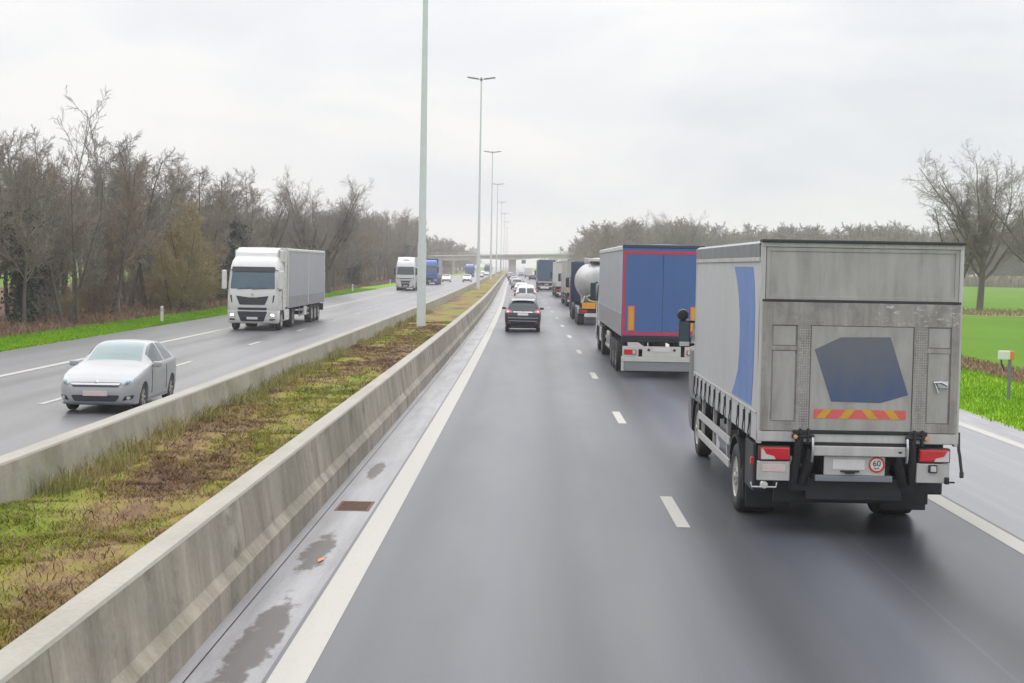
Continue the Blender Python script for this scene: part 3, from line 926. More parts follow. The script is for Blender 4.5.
# ------------------------------------------------------------------ overpass
OY = 520
ov = empty('overpass', (0, OY, 0), 0.0, 'pale concrete road bridge crossing the motorway far ahead', 'bridge')
def oz(x): return 0.029*(x+35)      # it climbs to the right
xsb = list(np.arange(-150, 151, 5.0))
def deckprof(zlo, zhi, y0, y1, name, mat, haunch=False):
    V, F = [], []
    for x in xsb:
        h = 0.0
        if haunch:
            for xp in (-29.5, -8.0, 13.5):
                h = max(h, 0.75*max(0, 1-abs(x-xp)/11.0)**1.3)
        for (yy, zz) in ((y0, zlo-h), (y1, zlo-h), (y1, zhi), (y0, zhi)):
            V.append((x, yy, zz+oz(x)))
    for i in range(len(xsb)-1):
        for j in range(4):
            j2 = (j+1) % 4
            F.append((i*4+j, i*4+j2, i*4+4+j2, i*4+4+j))
    return mesh_obj(name, V, F, mat, ov)
deckprof(5.35, 6.35, 1.0, 9.0, 'girder', M['bridge'], True)
deckprof(6.35, 6.85, 0, 10.0, 'deck', M['bridge'])
deckprof(7.55, 7.63, 0.1, 0.2, 'handrail', M['galv'])
rl = MB()
for x in np.arange(-150, 151, 2.5): rl.box(x-0.04, x+0.04, 0.11, 0.19, 6.84+oz(x), 7.56+oz(x))
rl.build('railing_post', M['galv'], ov).name = 'railing'
for xp, w in ((-29.5, 0.45), (-8.0, 1.35), (13.5, 0.45)):
    MB().box(xp-w, xp+w, 3.2, 6.6, -0.1, 5.0+oz(xp)).build('pier', M['bridge'], ov)
for sx, x0, x1 in ((-1, -150, -48), (1, 34, 150)):      # the earth banks it lands on
    V = [(x0 if sx < 0 else x1, OY-14, 0), (x0 if sx < 0 else x1, OY+24, 0), (x0 if sx < 0 else x1, OY+12, 5.6+oz(x0 if sx < 0 else x1)), (x0 if sx < 0 else x1, OY-2, 5.6+oz(x0 if sx < 0 else x1)),
         (x1 if sx < 0 else x0, OY-4, -0.05), (x1 if sx < 0 else x0, OY+14, -0.05)]
    V += [((x1-12) if sx < 0 else (x0+12), OY-2, 5.2+oz(x1 if sx < 0 else x0)), ((x1-12) if sx < 0 else (x0+12), OY+12, 5.2+oz(x1 if sx < 0 else x0))]
    o = mesh_obj('embankment', V, [(0, 3, 6, 4), (3, 2, 7, 6), (2, 1, 5, 7), (4, 6, 7, 5), (0, 1, 2, 3)], M['verge'])
    tag(o, kind='structure')

# ------------------------------------------------------------------ lamp posts in the median
def lamp_post(loc, H, rz, label, arm=1.75, r0=0.215, r1=0.085, group='tall lamp posts along the median'):
    e = empty('lamp_post', loc, rz, label, 'lamp post', group)
    p = MB()
    p.lathe([(-0.1, r0), (4.2, r0*0.98)], 'z', k=20)
    p.build('pole_base', M['galv'], e)
    p = MB()
    p.lathe([(4.2, r0*0.86), (H*0.5, (r0*0.86+r1)/2), (H, r1)], 'z', k=20)
    p.build('pole', M['galv'], e)
    p = MB(); p.box(-0.12, 0.12, r0*0.93, r0*1.02, 0.7, 1.3, 0.01)
    p.build('access_door', M['galv'], e)
    h = MB(); h.lathe([(H-0.15, 0.14), (H+0.28, 0.12), (H+0.30, 0.02)], 'z', k=14)
    h.build('bracket', M['lampgrey'], e)
    for s in (-1, 1):
        h = MB()
        pts = [(s*0.08, 0, H+0.02), (s*arm*0.5, 0, H+0.12), (s*arm, 0, H+0.25)]
        h.tube(pts, 0.045, 8)
        n = 8
        vs = []
        for i in range(n+1):
            t = i/n
            x = s*(0.30+(arm-0.30)*t); z = H+0.04+0.2*t
            w = 0.22*math.sqrt(max(0.05, 1-(2*t-1)**4))
            for (yy, zz) in ((-w, 0.0), (-w*0.8, 0.14), (w*0.8, 0.14), (w, 0.0)): vs.append((x, yy, z+zz))
        fs = []
        for i in range(n):
            for j in range(4):
                fs.append((i*4+j, i*4+(j+1) % 4, i*4+4+(j+1) % 4, i*4+4+j))
        fs += [(0, 1, 2, 3), (n*4, n*4+3, n*4+2, n*4+1)]
        h.add(vs, fs)
        h.build('lamp_head', M['lampgrey'], e)
    return e
lamps = [(-5.39, 68.7, 'nearest and thickest lamp post, its head above the photo'), (-6.98, 179.4, 'second lamp post along the median, tallest with its head in view'),
         (-8.91, 294.4, 'third lamp post along the median'), (-10.8, 410, 'fourth lamp post along the median, nearly at the bridge'),
         (-12.2, 525, 'lamp post beside the bridge pier in the median'), (-13.6, 640, 'distant lamp post just beyond the bridge'), (-15.1, 760, 'distant lamp post second beyond the bridge'), (-16.6, 880, 'farthest visible lamp post in the median row')]
for x, y, lb in lamps:
    lamp_post((x, y, 0.25), 26.2, head(y), lb)
lamp_post((18.0, 526, 6.6+oz(18)), 9.5, 1.57, 'thin street lamp standing on the road bridge', 0.9, 0.10, 0.05, 'lamps on the bridge')

# white roadside posts
M['refl'] = simple('dull_reflector', (0.45, 0.43, 0.42), 0.3)
def delineator(x, y, lb):
    e = empty('delineator_post', (x, y, -0.02), head(y), lb, 'road post', 'white posts along the opposite verge')
    b = MB(); b.prism(roundpoly([(-0.075, -0.05), (0.075, -0.05), (0.075, 0.05), (-0.075, 0.05)], 0.03), 'z', -0.1, 0.82)
    b.add([(-0.075, -0.05, 0.82), (0.075, -0.05, 0.82), (0.075, 0.05, 0.90), (-0.075, 0.05, 0.90)], [(0, 1, 2, 3), (0, 3, 2, 1)])
    b.build('post', M['whitepaint'], e)
    MB().box(-0.045, 0.045, -0.058, -0.049, 0.60, 0.76).build('reflector', M['refl'], e)
delineator(-20.33, 78, 'white roadside post nearest, standing alone on the bright verge')
delineator(-21.55, 170, 'white roadside post beyond the white lorry trailer')
delineator(-22.9, 228, 'white roadside post beside the second white lorry cab')
delineator(-24.6, 282, 'white roadside post farthest along the opposite verge')

# marker on the right verge
mk = empty('marker_sign', (13.01, 39.1, -0.02), 0.0, 'small white roadside marker box with orange end on a dark post', 'sign')
MB().box(-0.04, 0.04, -0.04, 0.04, -0.2, 1.13, 0.008).build('post', M['lampgrey'], mk)
MB().box(-0.31, -0.01, -0.075, 0.06, 1.12, 1.36, 0.02).build('sign_box', M['whitepaint'], mk)
MB().box(-0.008, 0.10, -0.075, 0.06, 1.12, 1.36, 0.02).build('reflector', M['orange'], mk)
MB().tube([(-0.24, 0, 1.13), (-0.21, 0, 0.98), (-0.16, 0, 0.88), (-0.15, 0, 0.80)], 0.022, 8).build('cable', M['black'], mk)
# blue direction sign seen under the bridge
M['signblue'] = simple('sign_blue', (0.035, 0.075, 0.25), 0.4)
sg = empty('direction_sign', (-4.4, 600, 0), 0.0, 'small blue road sign seen under the bridge above the queue', 'sign')
MB().box(-0.9, 0.9, -0.06, 0, 4.4, 5.9, 0.03).build('panel', M['signblue'], sg)
MB().box(-0.08, 0.08, 0, 0.12, 0, 5.7).build('post', M['galv'], sg)
# ------------------------------------------------------------------ vehicle materials and builders
def glass_mat(name, col, rough=0.06, ior=1.5, spec=0.5):
    t = NT(name); n = t.noise(2.0, 3)
    return t.set(t.mix(n, tuple(c*0.8 for c in col), tuple(c*1.2 for c in col)), rough, 0, spec=spec, ior=ior)
M['glass'] = glass_mat('vehicle_glass', (0.035, 0.050, 0.058), 0.05, 1.6)
M['glass_sky_pale'] = glass_mat('sky_pale_windscreen', (0.215, 0.285, 0.285), 0.12, 1.45)  # light base colour stands in for sky reflected in the glass
M['glass_blue'] = glass_mat('blue_windscreen', (0.050, 0.105, 0.140), 0.06, 1.6)
M['tyre'] = simple('tyre_rubber', (0.030, 0.030, 0.032), 0.8, 0, 0.5, 4, dirtcol=(0.075, 0.072, 0.068))
M['rim'] = simple('rim_steel', (0.46, 0.45, 0.42), 0.45, 0.35, 0.25, 6)
M['rim_dark'] = simple('rim_dirty', (0.20, 0.20, 0.19), 0.55, 0.2, 0.3, 6)
M['chassis'] = simple('chassis_black', (0.014, 0.015, 0.019), 0.6, 0, 0.3, 3, dirtcol=(0.034, 0.033, 0.034))
M['dark_plastic'] = simple('dark_plastic', (0.018, 0.020, 0.025), 0.5, 0, 0.3, 3)
M['white_cab'] = simple('white_lacquer', (0.67, 0.665, 0.645), 0.28, 0, 0.10, 1.5, coat=0.4)
M['blue_cab'] = simple('blue_lacquer', (0.035, 0.105, 0.42), 0.3, 0, 0.10, 1.5, coat=0.4)
M['navy_cab'] = simple('navy_lacquer', (0.022, 0.040, 0.105), 0.35, 0, 0.2, 1.5, coat=0.3)
M['grey_tarp'] = streaky('grey_tarpaulin', (0.36, 0.365, 0.40), (0.28, 0.28, 0.30), 0.5, 0, 0.5, (0.6, 0.6, 0.3))
M['lath'] = streaky('grey_side_boards', (0.27, 0.27, 0.285), (0.19, 0.185, 0.18), 0.55, 0, 0.6, (0.8, 0.8, 5))
M['silver'] = simple('silver_lacquer', (0.365, 0.372, 0.385), 0.34, 0.15, 0.0, 1.2, coat=0.10)
M['silver_grey'] = simple('silver_grey_lacquer', (0.42, 0.43, 0.45), 0.28, 0.3, 0.08, 1.2, coat=0.5)
M['black_paint'] = simple('black_blue_lacquer', (0.007, 0.013, 0.024), 0.22, 0.0, 0.03, 1.2, coat=0.3, dirtcol=(0.05, 0.052, 0.052))
M['white_paint'] = simple('white_car_lacquer', (0.72, 0.72, 0.70), 0.25, 0, 0.02, 1.2, coat=0.5)
M['red_lamp'] = simple('red_lamp', (0.58, 0.012, 0.022), 0.22, 0, 0.1, 5, coat=0.4)
M['pink_lamp'] = simple('red_pink_lamp', (0.70, 0.10, 0.16), 0.2, 0, 0.1, 5, coat=0.4)
M['clear_lamp'] = simple('clear_lamp', (0.62, 0.62, 0.60), 0.15, 0.1, 0.15, 8, coat=0.6)
M['amber'] = simple('amber_lamp', (0.72, 0.34, 0.16), 0.3)
M['chrome'] = simple('bright_metal', (0.62, 0.63, 0.64), 0.22, 0.8, 0.1)
M['plate'] = simple('number_plate', (0.70, 0.69, 0.66), 0.4, 0, 0.12, 12)
M['plate_pink'] = simple('number_plate_red_print', (0.66, 0.56, 0.54), 0.4, 0, 0.2, 14, dirtcol=(0.60, 0.30, 0.30))
M['grille'] = simple('grille_dark', (0.020, 0.026, 0.040), 0.35, 0, 0.3, 20)
t = NT('running_lamp'); t.b.inputs['Emission Color'].default_value = (1, 0.97, 0.88, 1); t.b.inputs['Emission Strength'].default_value = 1.6
M['lit'] = t.set(t.mix(t.noise(30, 2), (0.7, 0.7, 0.66), (0.85, 0.85, 0.8)), 0.2)

def wheel(parent, xo, y, s, r=0.5, w=0.30, rim=None, z=None, kind='truck', seg=30, name='wheel'):
    """xo: x of the outer face, s: side it faces"""
    z = r if z is None else z
    X = lambda a: xo-s*a
    b = MB()
    pr = [(0.03, .57*r), (0.008, .62*r), (0.0, .78*r), (0.014, .93*r), (0.04, .985*r), (w*.3, r), (w*.7, r), (w-.04, .985*r), (w-.014, .93*r), (w, .78*r), (w-.01, .6*r), (w-.03, .3*r)]
    b.lathe([(X(a), q) for a, q in pr], 'x', (0, y, z), seg)
    o = b.build(name, M['tyre'], parent)
    b = MB()
    if kind == 'truck':
        pr = [(0.028, .60*r), (0.012, .585*r), (0.03, .54*r), (0.085, .50*r), (0.10, .40*r), (0.085, .30*r), (0.02, .27*r), (0.005, .20*r), (0.005, .12*r), (-0.01, .10*r), (-0.015, 0.0001)]
        b.lathe([(X(a), q) for a, q in pr], 'x', (0, y, z), seg)
        for i in range(10):
            a = 2*math.pi*i/10
            b.box(min(X(0.0), X(.03)), max(X(0.0), X(.03)), y+.235*r*math.cos(a)-.014, y+.235*r*math.cos(a)+.014, z+.235*r*math.sin(a)-.014, z+.235*r*math.sin(a)+.014)
    else:
        b.lathe([(X(a), q) for a, q in [(0.03, .68*r), (0.008, .66*r), (0.012, .60*r), (0.05, .585*r), (0.10, .57*r)]], 'x', (0, y, z), seg)
        for i in range(7):
            a = 2*math.pi*i/7
            ca, sa = math.cos(a), math.sin(a)
            vs = []
            for rr, hw in ((.08*r, .055*r), (.63*r, .085*r)):
                for q in (-hw, hw):
                    for dx in (0.015, 0.05): vs.append((X(dx), y+ca*rr-sa*q, z+sa*rr+ca*q))
            b.add(vs, [(0, 1, 3, 2), (4, 6, 7, 5), (0, 4, 5, 1), (2, 3, 7, 6), (0, 2, 6, 4), (1, 5, 7, 3)])
        b.lathe([(X(0.012), 0.001), (X(0.008), .10*r), (X(.05), .15*r)], 'x', (0, y, z), 14)
    b.build('rim', rim or M['rim'], o)
    if kind != 'truck':
        b = MB(); b.lathe([(X(0.11), .62*r), (X(0.11), 0.001)], 'x', (0, y, z), 20)
        b.build('brake_disc', M['dark_plastic'], o)
    return o

def build_mirror(parent, s, xm, Yt, zz, mat):
    b = MB()
    b.box(min(xm, xm+s*0.24), max(xm, xm+s*0.24), min(Yt(-0.02), Yt(0.16)), max(Yt(-0.02), Yt(0.16)), zz(2.0), zz(2.78), 0.06)
    mi = b.build('mirror', mat, parent)
    b = MB(); b.box(min(xm+s*.02, xm+s*0.22), max(xm+s*.02, xm+s*0.22), min(Yt(0.165), Yt(0.17)), max(Yt(0.165), Yt(0.17)), zz(2.06), zz(2.72)); b.build('mirror_glass', M['glass'], mi)
    b = MB(); b.tube([(s*1.12, Yt(0.35), zz(2.8)), (xm+s*0.06, Yt(0.07), zz(2.74))], 0.03, 6); b.tube([(s*1.18, Yt(0.30), zz(2.02)), (xm+s*0.06, Yt(0.07), zz(2.06))], 0.03, 6); b.build('mirror_arm', M['dark_plastic'], mi)

def cab(parent, fy, d, H=3.75, body=None, deflector=True, mirror_mat=None, windmat=None, side_detail=True, grille='man', plate=True, lights=True, rigid=False, mirrors=True, Hw=None):
    """tractor cab; its front at y=fy facing d (+1/-1); t runs backwards from the front"""
    body = body or M['white_cab']
    Yt = lambda t: fy-d*t
    k = H/3.75
    st = [(0.98, .03, 1.22), (1.02, .01, 1.245), (1.3, 0, 1.25), (1.7, 0.01, 1.25), (1.95, .04, 1.245), (2.3, .12, 1.235), (2.65, .21, 1.215), (2.85, .27, 1.205), (2.98, .32, 1.195), (3.2, .42, 1.17), (3.45, .60, 1.12), (3.62, .85, 1.05), (3.70, 1.15, .95)]
    V, F = [], []
    def ring(z, t0, w, t1=2.25, rc=0.22):
        pts = []
        for i in range(5): pts.append((-w, t1+(t0+rc-t1)*i/4))
        for i in range(1, 6):
            a = math.pi/2*i/6
            pts.append((-w+rc*(1-math.cos(a)), t0+rc-rc*math.sin(a)+0.02*math.sin(a)))
        for i in range(11):
            x = (-w+rc)+(2*w-2*rc)*i/10
            pts.append((x, t0+0.07*(x/w)**2*0.6))
        q = [(-x, tt) for x, tt in reversed(pts[:10])]
        return [(x, Yt(tt), z) for x, tt in pts+q]
    rings = [ring(z if z < 1.8 else 1.8+(z-1.8)*(H-1.8)/(3.75-1.8), t0, w) for z, t0, w in st]
    n = len(rings[0])
    for r_ in rings: V += r_
    for i in range(len(rings)-1):
        for j in range(n):
            F.append((i*n+j, i*n+(j+1) % n, (i+1)*n+(j+1) % n, (i+1)*n+j))
    F.append(tuple(range(n))); F.append(tuple((len(rings)-1)*n+j for j in range(n)))
    zz = lambda z: z if z < 1.8 else 1.8+(z-1.8)*((Hw or H)-1.8)/(3.75-1.8)
    bvh = BVHTree.FromPolygons([Vector(v) for v in V], F)
    b = MB(); b.add(V, F, True)
    cb = b.build('cab', body, parent)
    try:
        cb.data.set_sharp_from_angle(angle=R(50))
    except Exception: pass
    # bumper
    BV, BF = [], []
    bst = [(0.36, .10, 1.19), (0.42, .04, 1.22), (0.62, .0, 1.245), (0.97, -.015, 1.25), (0.985, 0.01, 1.24)]
    rings = [ring(z, t0, w, 0.72) for z, t0, w in bst]
    for r_ in rings: BV += r_
    for i in range(len(rings)-1):
        for j in range(n): BF.append((i*n+j, i*n+(j+1) % n, (i+1)*n+(j+1) % n, (i+1)*n+j))
    BF.append(tuple(range(n))); BF.append(tuple((len(rings)-1)*n+j for j in range(n)))
    bb = BVHTree.FromPolygons([Vector(v) for v in BV], BF)
    b = MB(); b.add(BV, BF, True); bp = b.build('bumper', body, parent)
    try: bp.data.set_sharp_from_angle(angle=R(50))
    except Exception: pass
    wm = windmat or M['glass']
    D = lambda nm, bv, pts, mat, rr=0.03, par=None, off_=0.004, th=0.012: decal(nm, bv, roundpoly(pts, rr) if rr else pts, 'y', d, mat, par or parent, off_, th, 0.2)
    ws = D('windscreen', bvh, [(-1.10, zz(2.02)), (1.10, zz(2.02)), (1.04, zz(2.72)), (-1.04, zz(2.72))], wm, 0.08)
    D('sun_visor', bvh, [(-1.08, zz(2.73)), (1.08, zz(2.73)), (1.05, zz(2.93)), (-1.05, zz(2.93))], M['dark_plastic'] if grille == 'man' else M['glass'], 0.05, off_=0.05, th=0.02)
    for x0, x1 in ((-0.75, -0.05), (-0.02, 0.68)):
        b = MB(); b.tube([(x0, Yt(0.02), zz(2.0)), (x1, Yt(-0.0+0.04), zz(2.06))], 0.014, 6); b.build('wiper', M['dark_plastic'], ws)
    if grille == 'man':
        D('upper_grille', bvh, [(-0.62, 1.28), (0.62, 1.28), (0.80, 1.72), (0.15, 1.64), (-0.15, 1.64), (-0.80, 1.72)], M['grille'], 0.03)
        b = MB(); b.lathe([(Yt(-0.022), 0.0001), (Yt(-0.02), 0.06), (Yt(0.02), 0.06)], 'y', (0, 0, 1.80), 12); b.build('emblem', M['chrome'], parent)
        D('lower_grille', bb, [(-0.56, 0.46), (0.56, 0.46), (0.74, 0.955), (-0.74, 0.955)], M['grille'], 0.05)
        D('grille_slat', bvh, [(-0.70, 1.02), (0.70, 1.02), (0.72, 1.14), (-0.72, 1.14)], M['grille'], 0.03)
    else:
        D('upper_grille', bvh, [(-0.85, 1.50), (0.85, 1.50), (0.85, 1.60), (-0.85, 1.60)], M['grille'], 0.02)
        D('upper_grille', bvh, [(-0.78, 1.30), (0.78, 1.30), (0.78, 1.38), (-0.78, 1.38)], M['lath'], 0.02)
        D('lower_grille', bvh, [(-0.55, 1.02), (0.55, 1.02), (0.62, 1.24), (-0.62, 1.24)], M['grille'], 0.04)
        D('lower_grille', bb, [(-0.45, 0.50), (0.45, 0.50), (0.55, 0.955), (-0.55, 0.955)], M['grille'], 0.06)
        D('skirt', bb, [(-1.15, 0.385), (1.15, 0.385), (1.15, 0.44), (-1.15, 0.44)], M['dark_plastic'], 0)
    for s in (-1, 1):
        h = D('headlight', bb, [(s*0.78, 0.70), (s*1.14, 0.66), (s*1.15, 0.88), (s*0.84, 0.94)], M['clear_lamp'], 0.05)
        if lights:
            D('lamp_element', bb, [(s*0.90, 0.74), (s*1.08, 0.72), (s*1.08, 0.83), (s*0.92, 0.85)], M['lit'], 0.04, h, 0.014, 0.008)
        D('fog_light', bb, [(s*0.86, 0.50), (s*1.12, 0.53), (s*1.12, 0.60), (s*0.84, 0.59)], M['grille'], 0.03)
        D('air_vent', bvh, [(s*0.98, 1.38), (s*1.03, 1.38), (s*1.10, 1.75), (s*1.02, 1.75)], M['grille'], 0.02)
        # mirrors on arms
        xm = s*1.27
        if mirrors: build_mirror(parent, s, xm, Yt, zz, mirror_mat or (body if grille == 'man' else M['dark_plastic']))
        # side glass, door
        DX = lambda nm, pts, mat, rr=0.04: decal(nm, bvh, roundpoly([(Yt(t_), z_) for t_, z_ in pts], rr), 'x', s, mat, parent, 0.004, 0.010, 0.3)
        DX('side_window', [(0.40, zz(1.92)), (1.25, zz(1.98)), (1.25, zz(2.66)), (0.62, zz(2.66))], M['glass'])
        if side_detail:
            DX('door_handle', [(1.12, 1.62), (1.30, 1.62), (1.30, 1.67), (1.12, 1.67)], M['dark_plastic'], 0.01)
            DX('door_seam', [(1.36, 1.05), (1.375, 1.05), (1.375, zz(2.72)), (1.36, zz(2.72))], M['dark_plastic'], 0)
        # front wheel, arch, steps
        b = MB()
        pts = []
        for i in range(13):
            a = math.pi*i/12; pts.append((Yt(1.42-0.64*math.cos(a)), 0.5+0.64*math.sin(a)))
        for i in range(12, -1, -1):
            a = math.pi*i/12; pts.append((Yt(1.42-0.56*math.cos(a)), 0.5+0.56*math.sin(a)))
        b.prism(pts, 'x', min(s*0.86, s*1.245), max(s*0.86, s*1.245)); b.build('wheel_arch', M['dark_plastic'], parent)
        b = MB(); b.box(min(s*.9, s*1.235), max(s*.9, s*1.235), min(Yt(.70), Yt(.80)), max(Yt(.70), Yt(.80)), .40, 1.0); b.build('step', M['dark_plastic'], parent)
        wheel(parent, s*1.22, Yt(1.42), s, 0.50, 0.30, M['rim'])
    if plate: D('number_plate', bb, [(-0.27, 0.56), (0.27, 0.56), (0.27, 0.68), (-0.27, 0.68)], M['plate'], 0.01, off_=0.02)
    if deflector:
        b = MB()
        zt = H+0.0
        pts = [(Yt(0.95), zz(3.55)), (Yt(1.15), zz(3.72)), (Yt(1.5), zz(3.86)), (Yt(2.2), zz(4.02)), (Yt(2.2), zz(3.5)), (Yt(1.2), zz(3.5))]
        b.prism(pts, 'x', -1.03, 1.03); b.build('roof_deflector', body, parent)
        b = MB(); b.box(-0.42, 0.42, min(Yt(1.0), Yt(1.25)), max(Yt(1.0), Yt(1.25)), zz(3.72), zz(3.76), 0.01); b.build('roof_hatch', M['lath'], parent)
    for s in (-1, 1):
        b = MB(); b.box(min(s*1.20, s*1.235), max(s*1.20, s*1.235), min(Yt(2.25), Yt(2.75)), max(Yt(2.25), Yt(2.75)), 1.1, min(zz(3.6), H), 0.01); b.build('side_fairing', body, parent)
    if rigid: return bvh
    # chassis with fuel tanks and rear axle
    b = MB()
    for s in (-1, 1): b.box(min(s*.38, s*.46), max(s*.38, s*.46), min(Yt(0.6), Yt(5.9)), max(Yt(0.6), Yt(5.9)), 0.72, 0.98)
    b.box(-.5, .5, min(Yt(4.2), Yt(5.4)), max(Yt(4.2), Yt(5.4)), 0.98, 1.12)
    b.box(-1.1, 1.1, min(Yt(0.7), Yt(2.2)), max(Yt(0.7), Yt(2.2)), 0.75, 0.99)
    b.build('chassis', M['chassis'], parent)
    for s in (-1, 1):
        b = MB(); b.box(min(s*.72, s*1.20), max(s*.72, s*1.20), min(Yt(2.15), Yt(3.9)), max(Yt(2.15), Yt(3.9)), 0.42, 1.02, 0.08); b.build('side_skirt', body if grille == 'man' else M['lath'], parent)
        wheel(parent, s*1.24, Yt(4.9), s, 0.50, 0.58, M['rim_dark'])
        b = MB()
        pts = []
        for i in range(11):
            a = math.pi*(0.08+0.84*i/10); pts.append((Yt(4.9-0.60*math.cos(a)), 0.5+0.60*math.sin(a)))
        for i in range(10, -1, -1):
            a = math.pi*(0.08+0.84*i/10); pts.append((Yt(4.9-0.57*math.cos(a)), 0.5+0.57*math.sin(a)))
        b.prism(pts, 'x', min(s*.6, s*1.24), max(s*.6, s*1.24)); b.build('mudguard', M['dark_plastic'], parent)
    return bvh

def curtain_box(parent, y0, y1, z0, z1, side, roof, board, w=2.55, boards=0.42, posts=(), post_mat=None, rear=None, front=None):
    """curtain-sided load body from y0 to y1"""
    h = w/2
    b = MB()
    b.box(-h+.03, h-.03, y0+.02, y1-.02, z0, z1-.02)
    b.build('load_body', side, parent)
    b = MB()
    pts = [(-h, z1-.14), (-h, z1-.03), (-h+.06, z1), (0, z1+.05), (h-.06, z1), (h, z1-.03), (h, z1-.14), (h-.05, z1-.14), (h-.05, z1-.07), (-h+.05, z1-.07), (-h+.05, z1-.14)]
    b.prism(pts, 'y', y0, y1)
    b.build('roof', roof, parent)
    for s in (-1, 1):
        nx, nz = 60, 8
        V = []
        for i in range(nx+1):
            for j in range(nz+1):
                yy = y0+.04+(y1-y0-.08)*i/nx; zz = z0+boards+(z1-.13-z0-boards)*j/nz
                bow = 0.022*math.sin(math.pi*j/nz)+0.008*math.sin(yy*5.1+s)*math.sin(math.pi*j/nz)+0.004*math.sin(yy*13+j)
                V.append((s*(h-.028+bow), yy, zz))
        F = [(i*(nz+1)+j, (i+1)*(nz+1)+j, (i+1)*(nz+1)+j+1, i*(nz+1)+j+1) for i in range(nx) for j in range(nz)]
        b = MB(); b.add(V, F, True); b.build('curtain', side, parent)
        if boards:
            b = MB(); b.box(min(s*(h-.035), s*(h-.005)), max(s*(h-.035), s*(h-.005)), y0+.03, y1-.03, z0+.02, z0+boards, 0.006)
            b.build('side_board', board, parent)
        b = MB(); b.box(min(s*(h-.06), s*(h+.002)), max(s*(h-.06), s*(h+.002)), y0+.01, y1-.01, z0-.08, z0+.018, 0.01); b.build('side_rail', board, parent)
        for yp in posts:
            b = MB(); b.box(min(s*(h-.03), s*(h+.012)), max(s*(h-.03), s*(h+.012)), yp-.07, yp+.07, z0, z1-.1, 0.01); b.build('post', post_mat or M['white_cab'], parent)

def trailer_gear(parent, ys, y0, y1, zf=1.12, guard=None, legs=None, name_rims=None):
    b = MB()
    for s in (-1, 1): b.box(min(s*.42, s*.52), max(s*.42, s*.52), y0+.1, y1-.1, zf-.32, zf)
    for y in np.arange(y0+.6, y1-.3, 1.6): b.box(-1.2, 1.2, y-.04, y+.04, zf-.14, zf)
    for y in ys: b.box(-.95, .95, y-.07, y+.07, .42, .56)
    b.build('trailer_chassis', M['chassis'], parent)
    for y in ys:
        for s in (-1, 1): wheel(parent, s*1.25, y, s, 0.50, 0.40, name_rims or M['rim_dark'])
    if guard:
        for s in (-1, 1):
            b = MB()
            for z in (.50, .78): b.box(min(s*1.20, s*1.235), max(s*1.20, s*1.235), guard[0], guard[1], z, z+.11, .01)
            for y in (guard[0]+.3, guard[1]-.3): b.box(min(s*1.15, s*1.20), max(s*1.15, s*1.20), y-.04, y+.04, .48, 1.05)
            b.build('side_guard', M['lath'], parent)
    if legs:
        for s in (-1, 1):
            b = MB(); b.box(s*.75-.06, s*.75+.06, legs-.06, legs+.06, .35, 1.0); b.box(s*.75-.14, s*.75+.14, legs-.14, legs+.14, .31, .35); b.build('landing_leg', M['chassis'], parent)

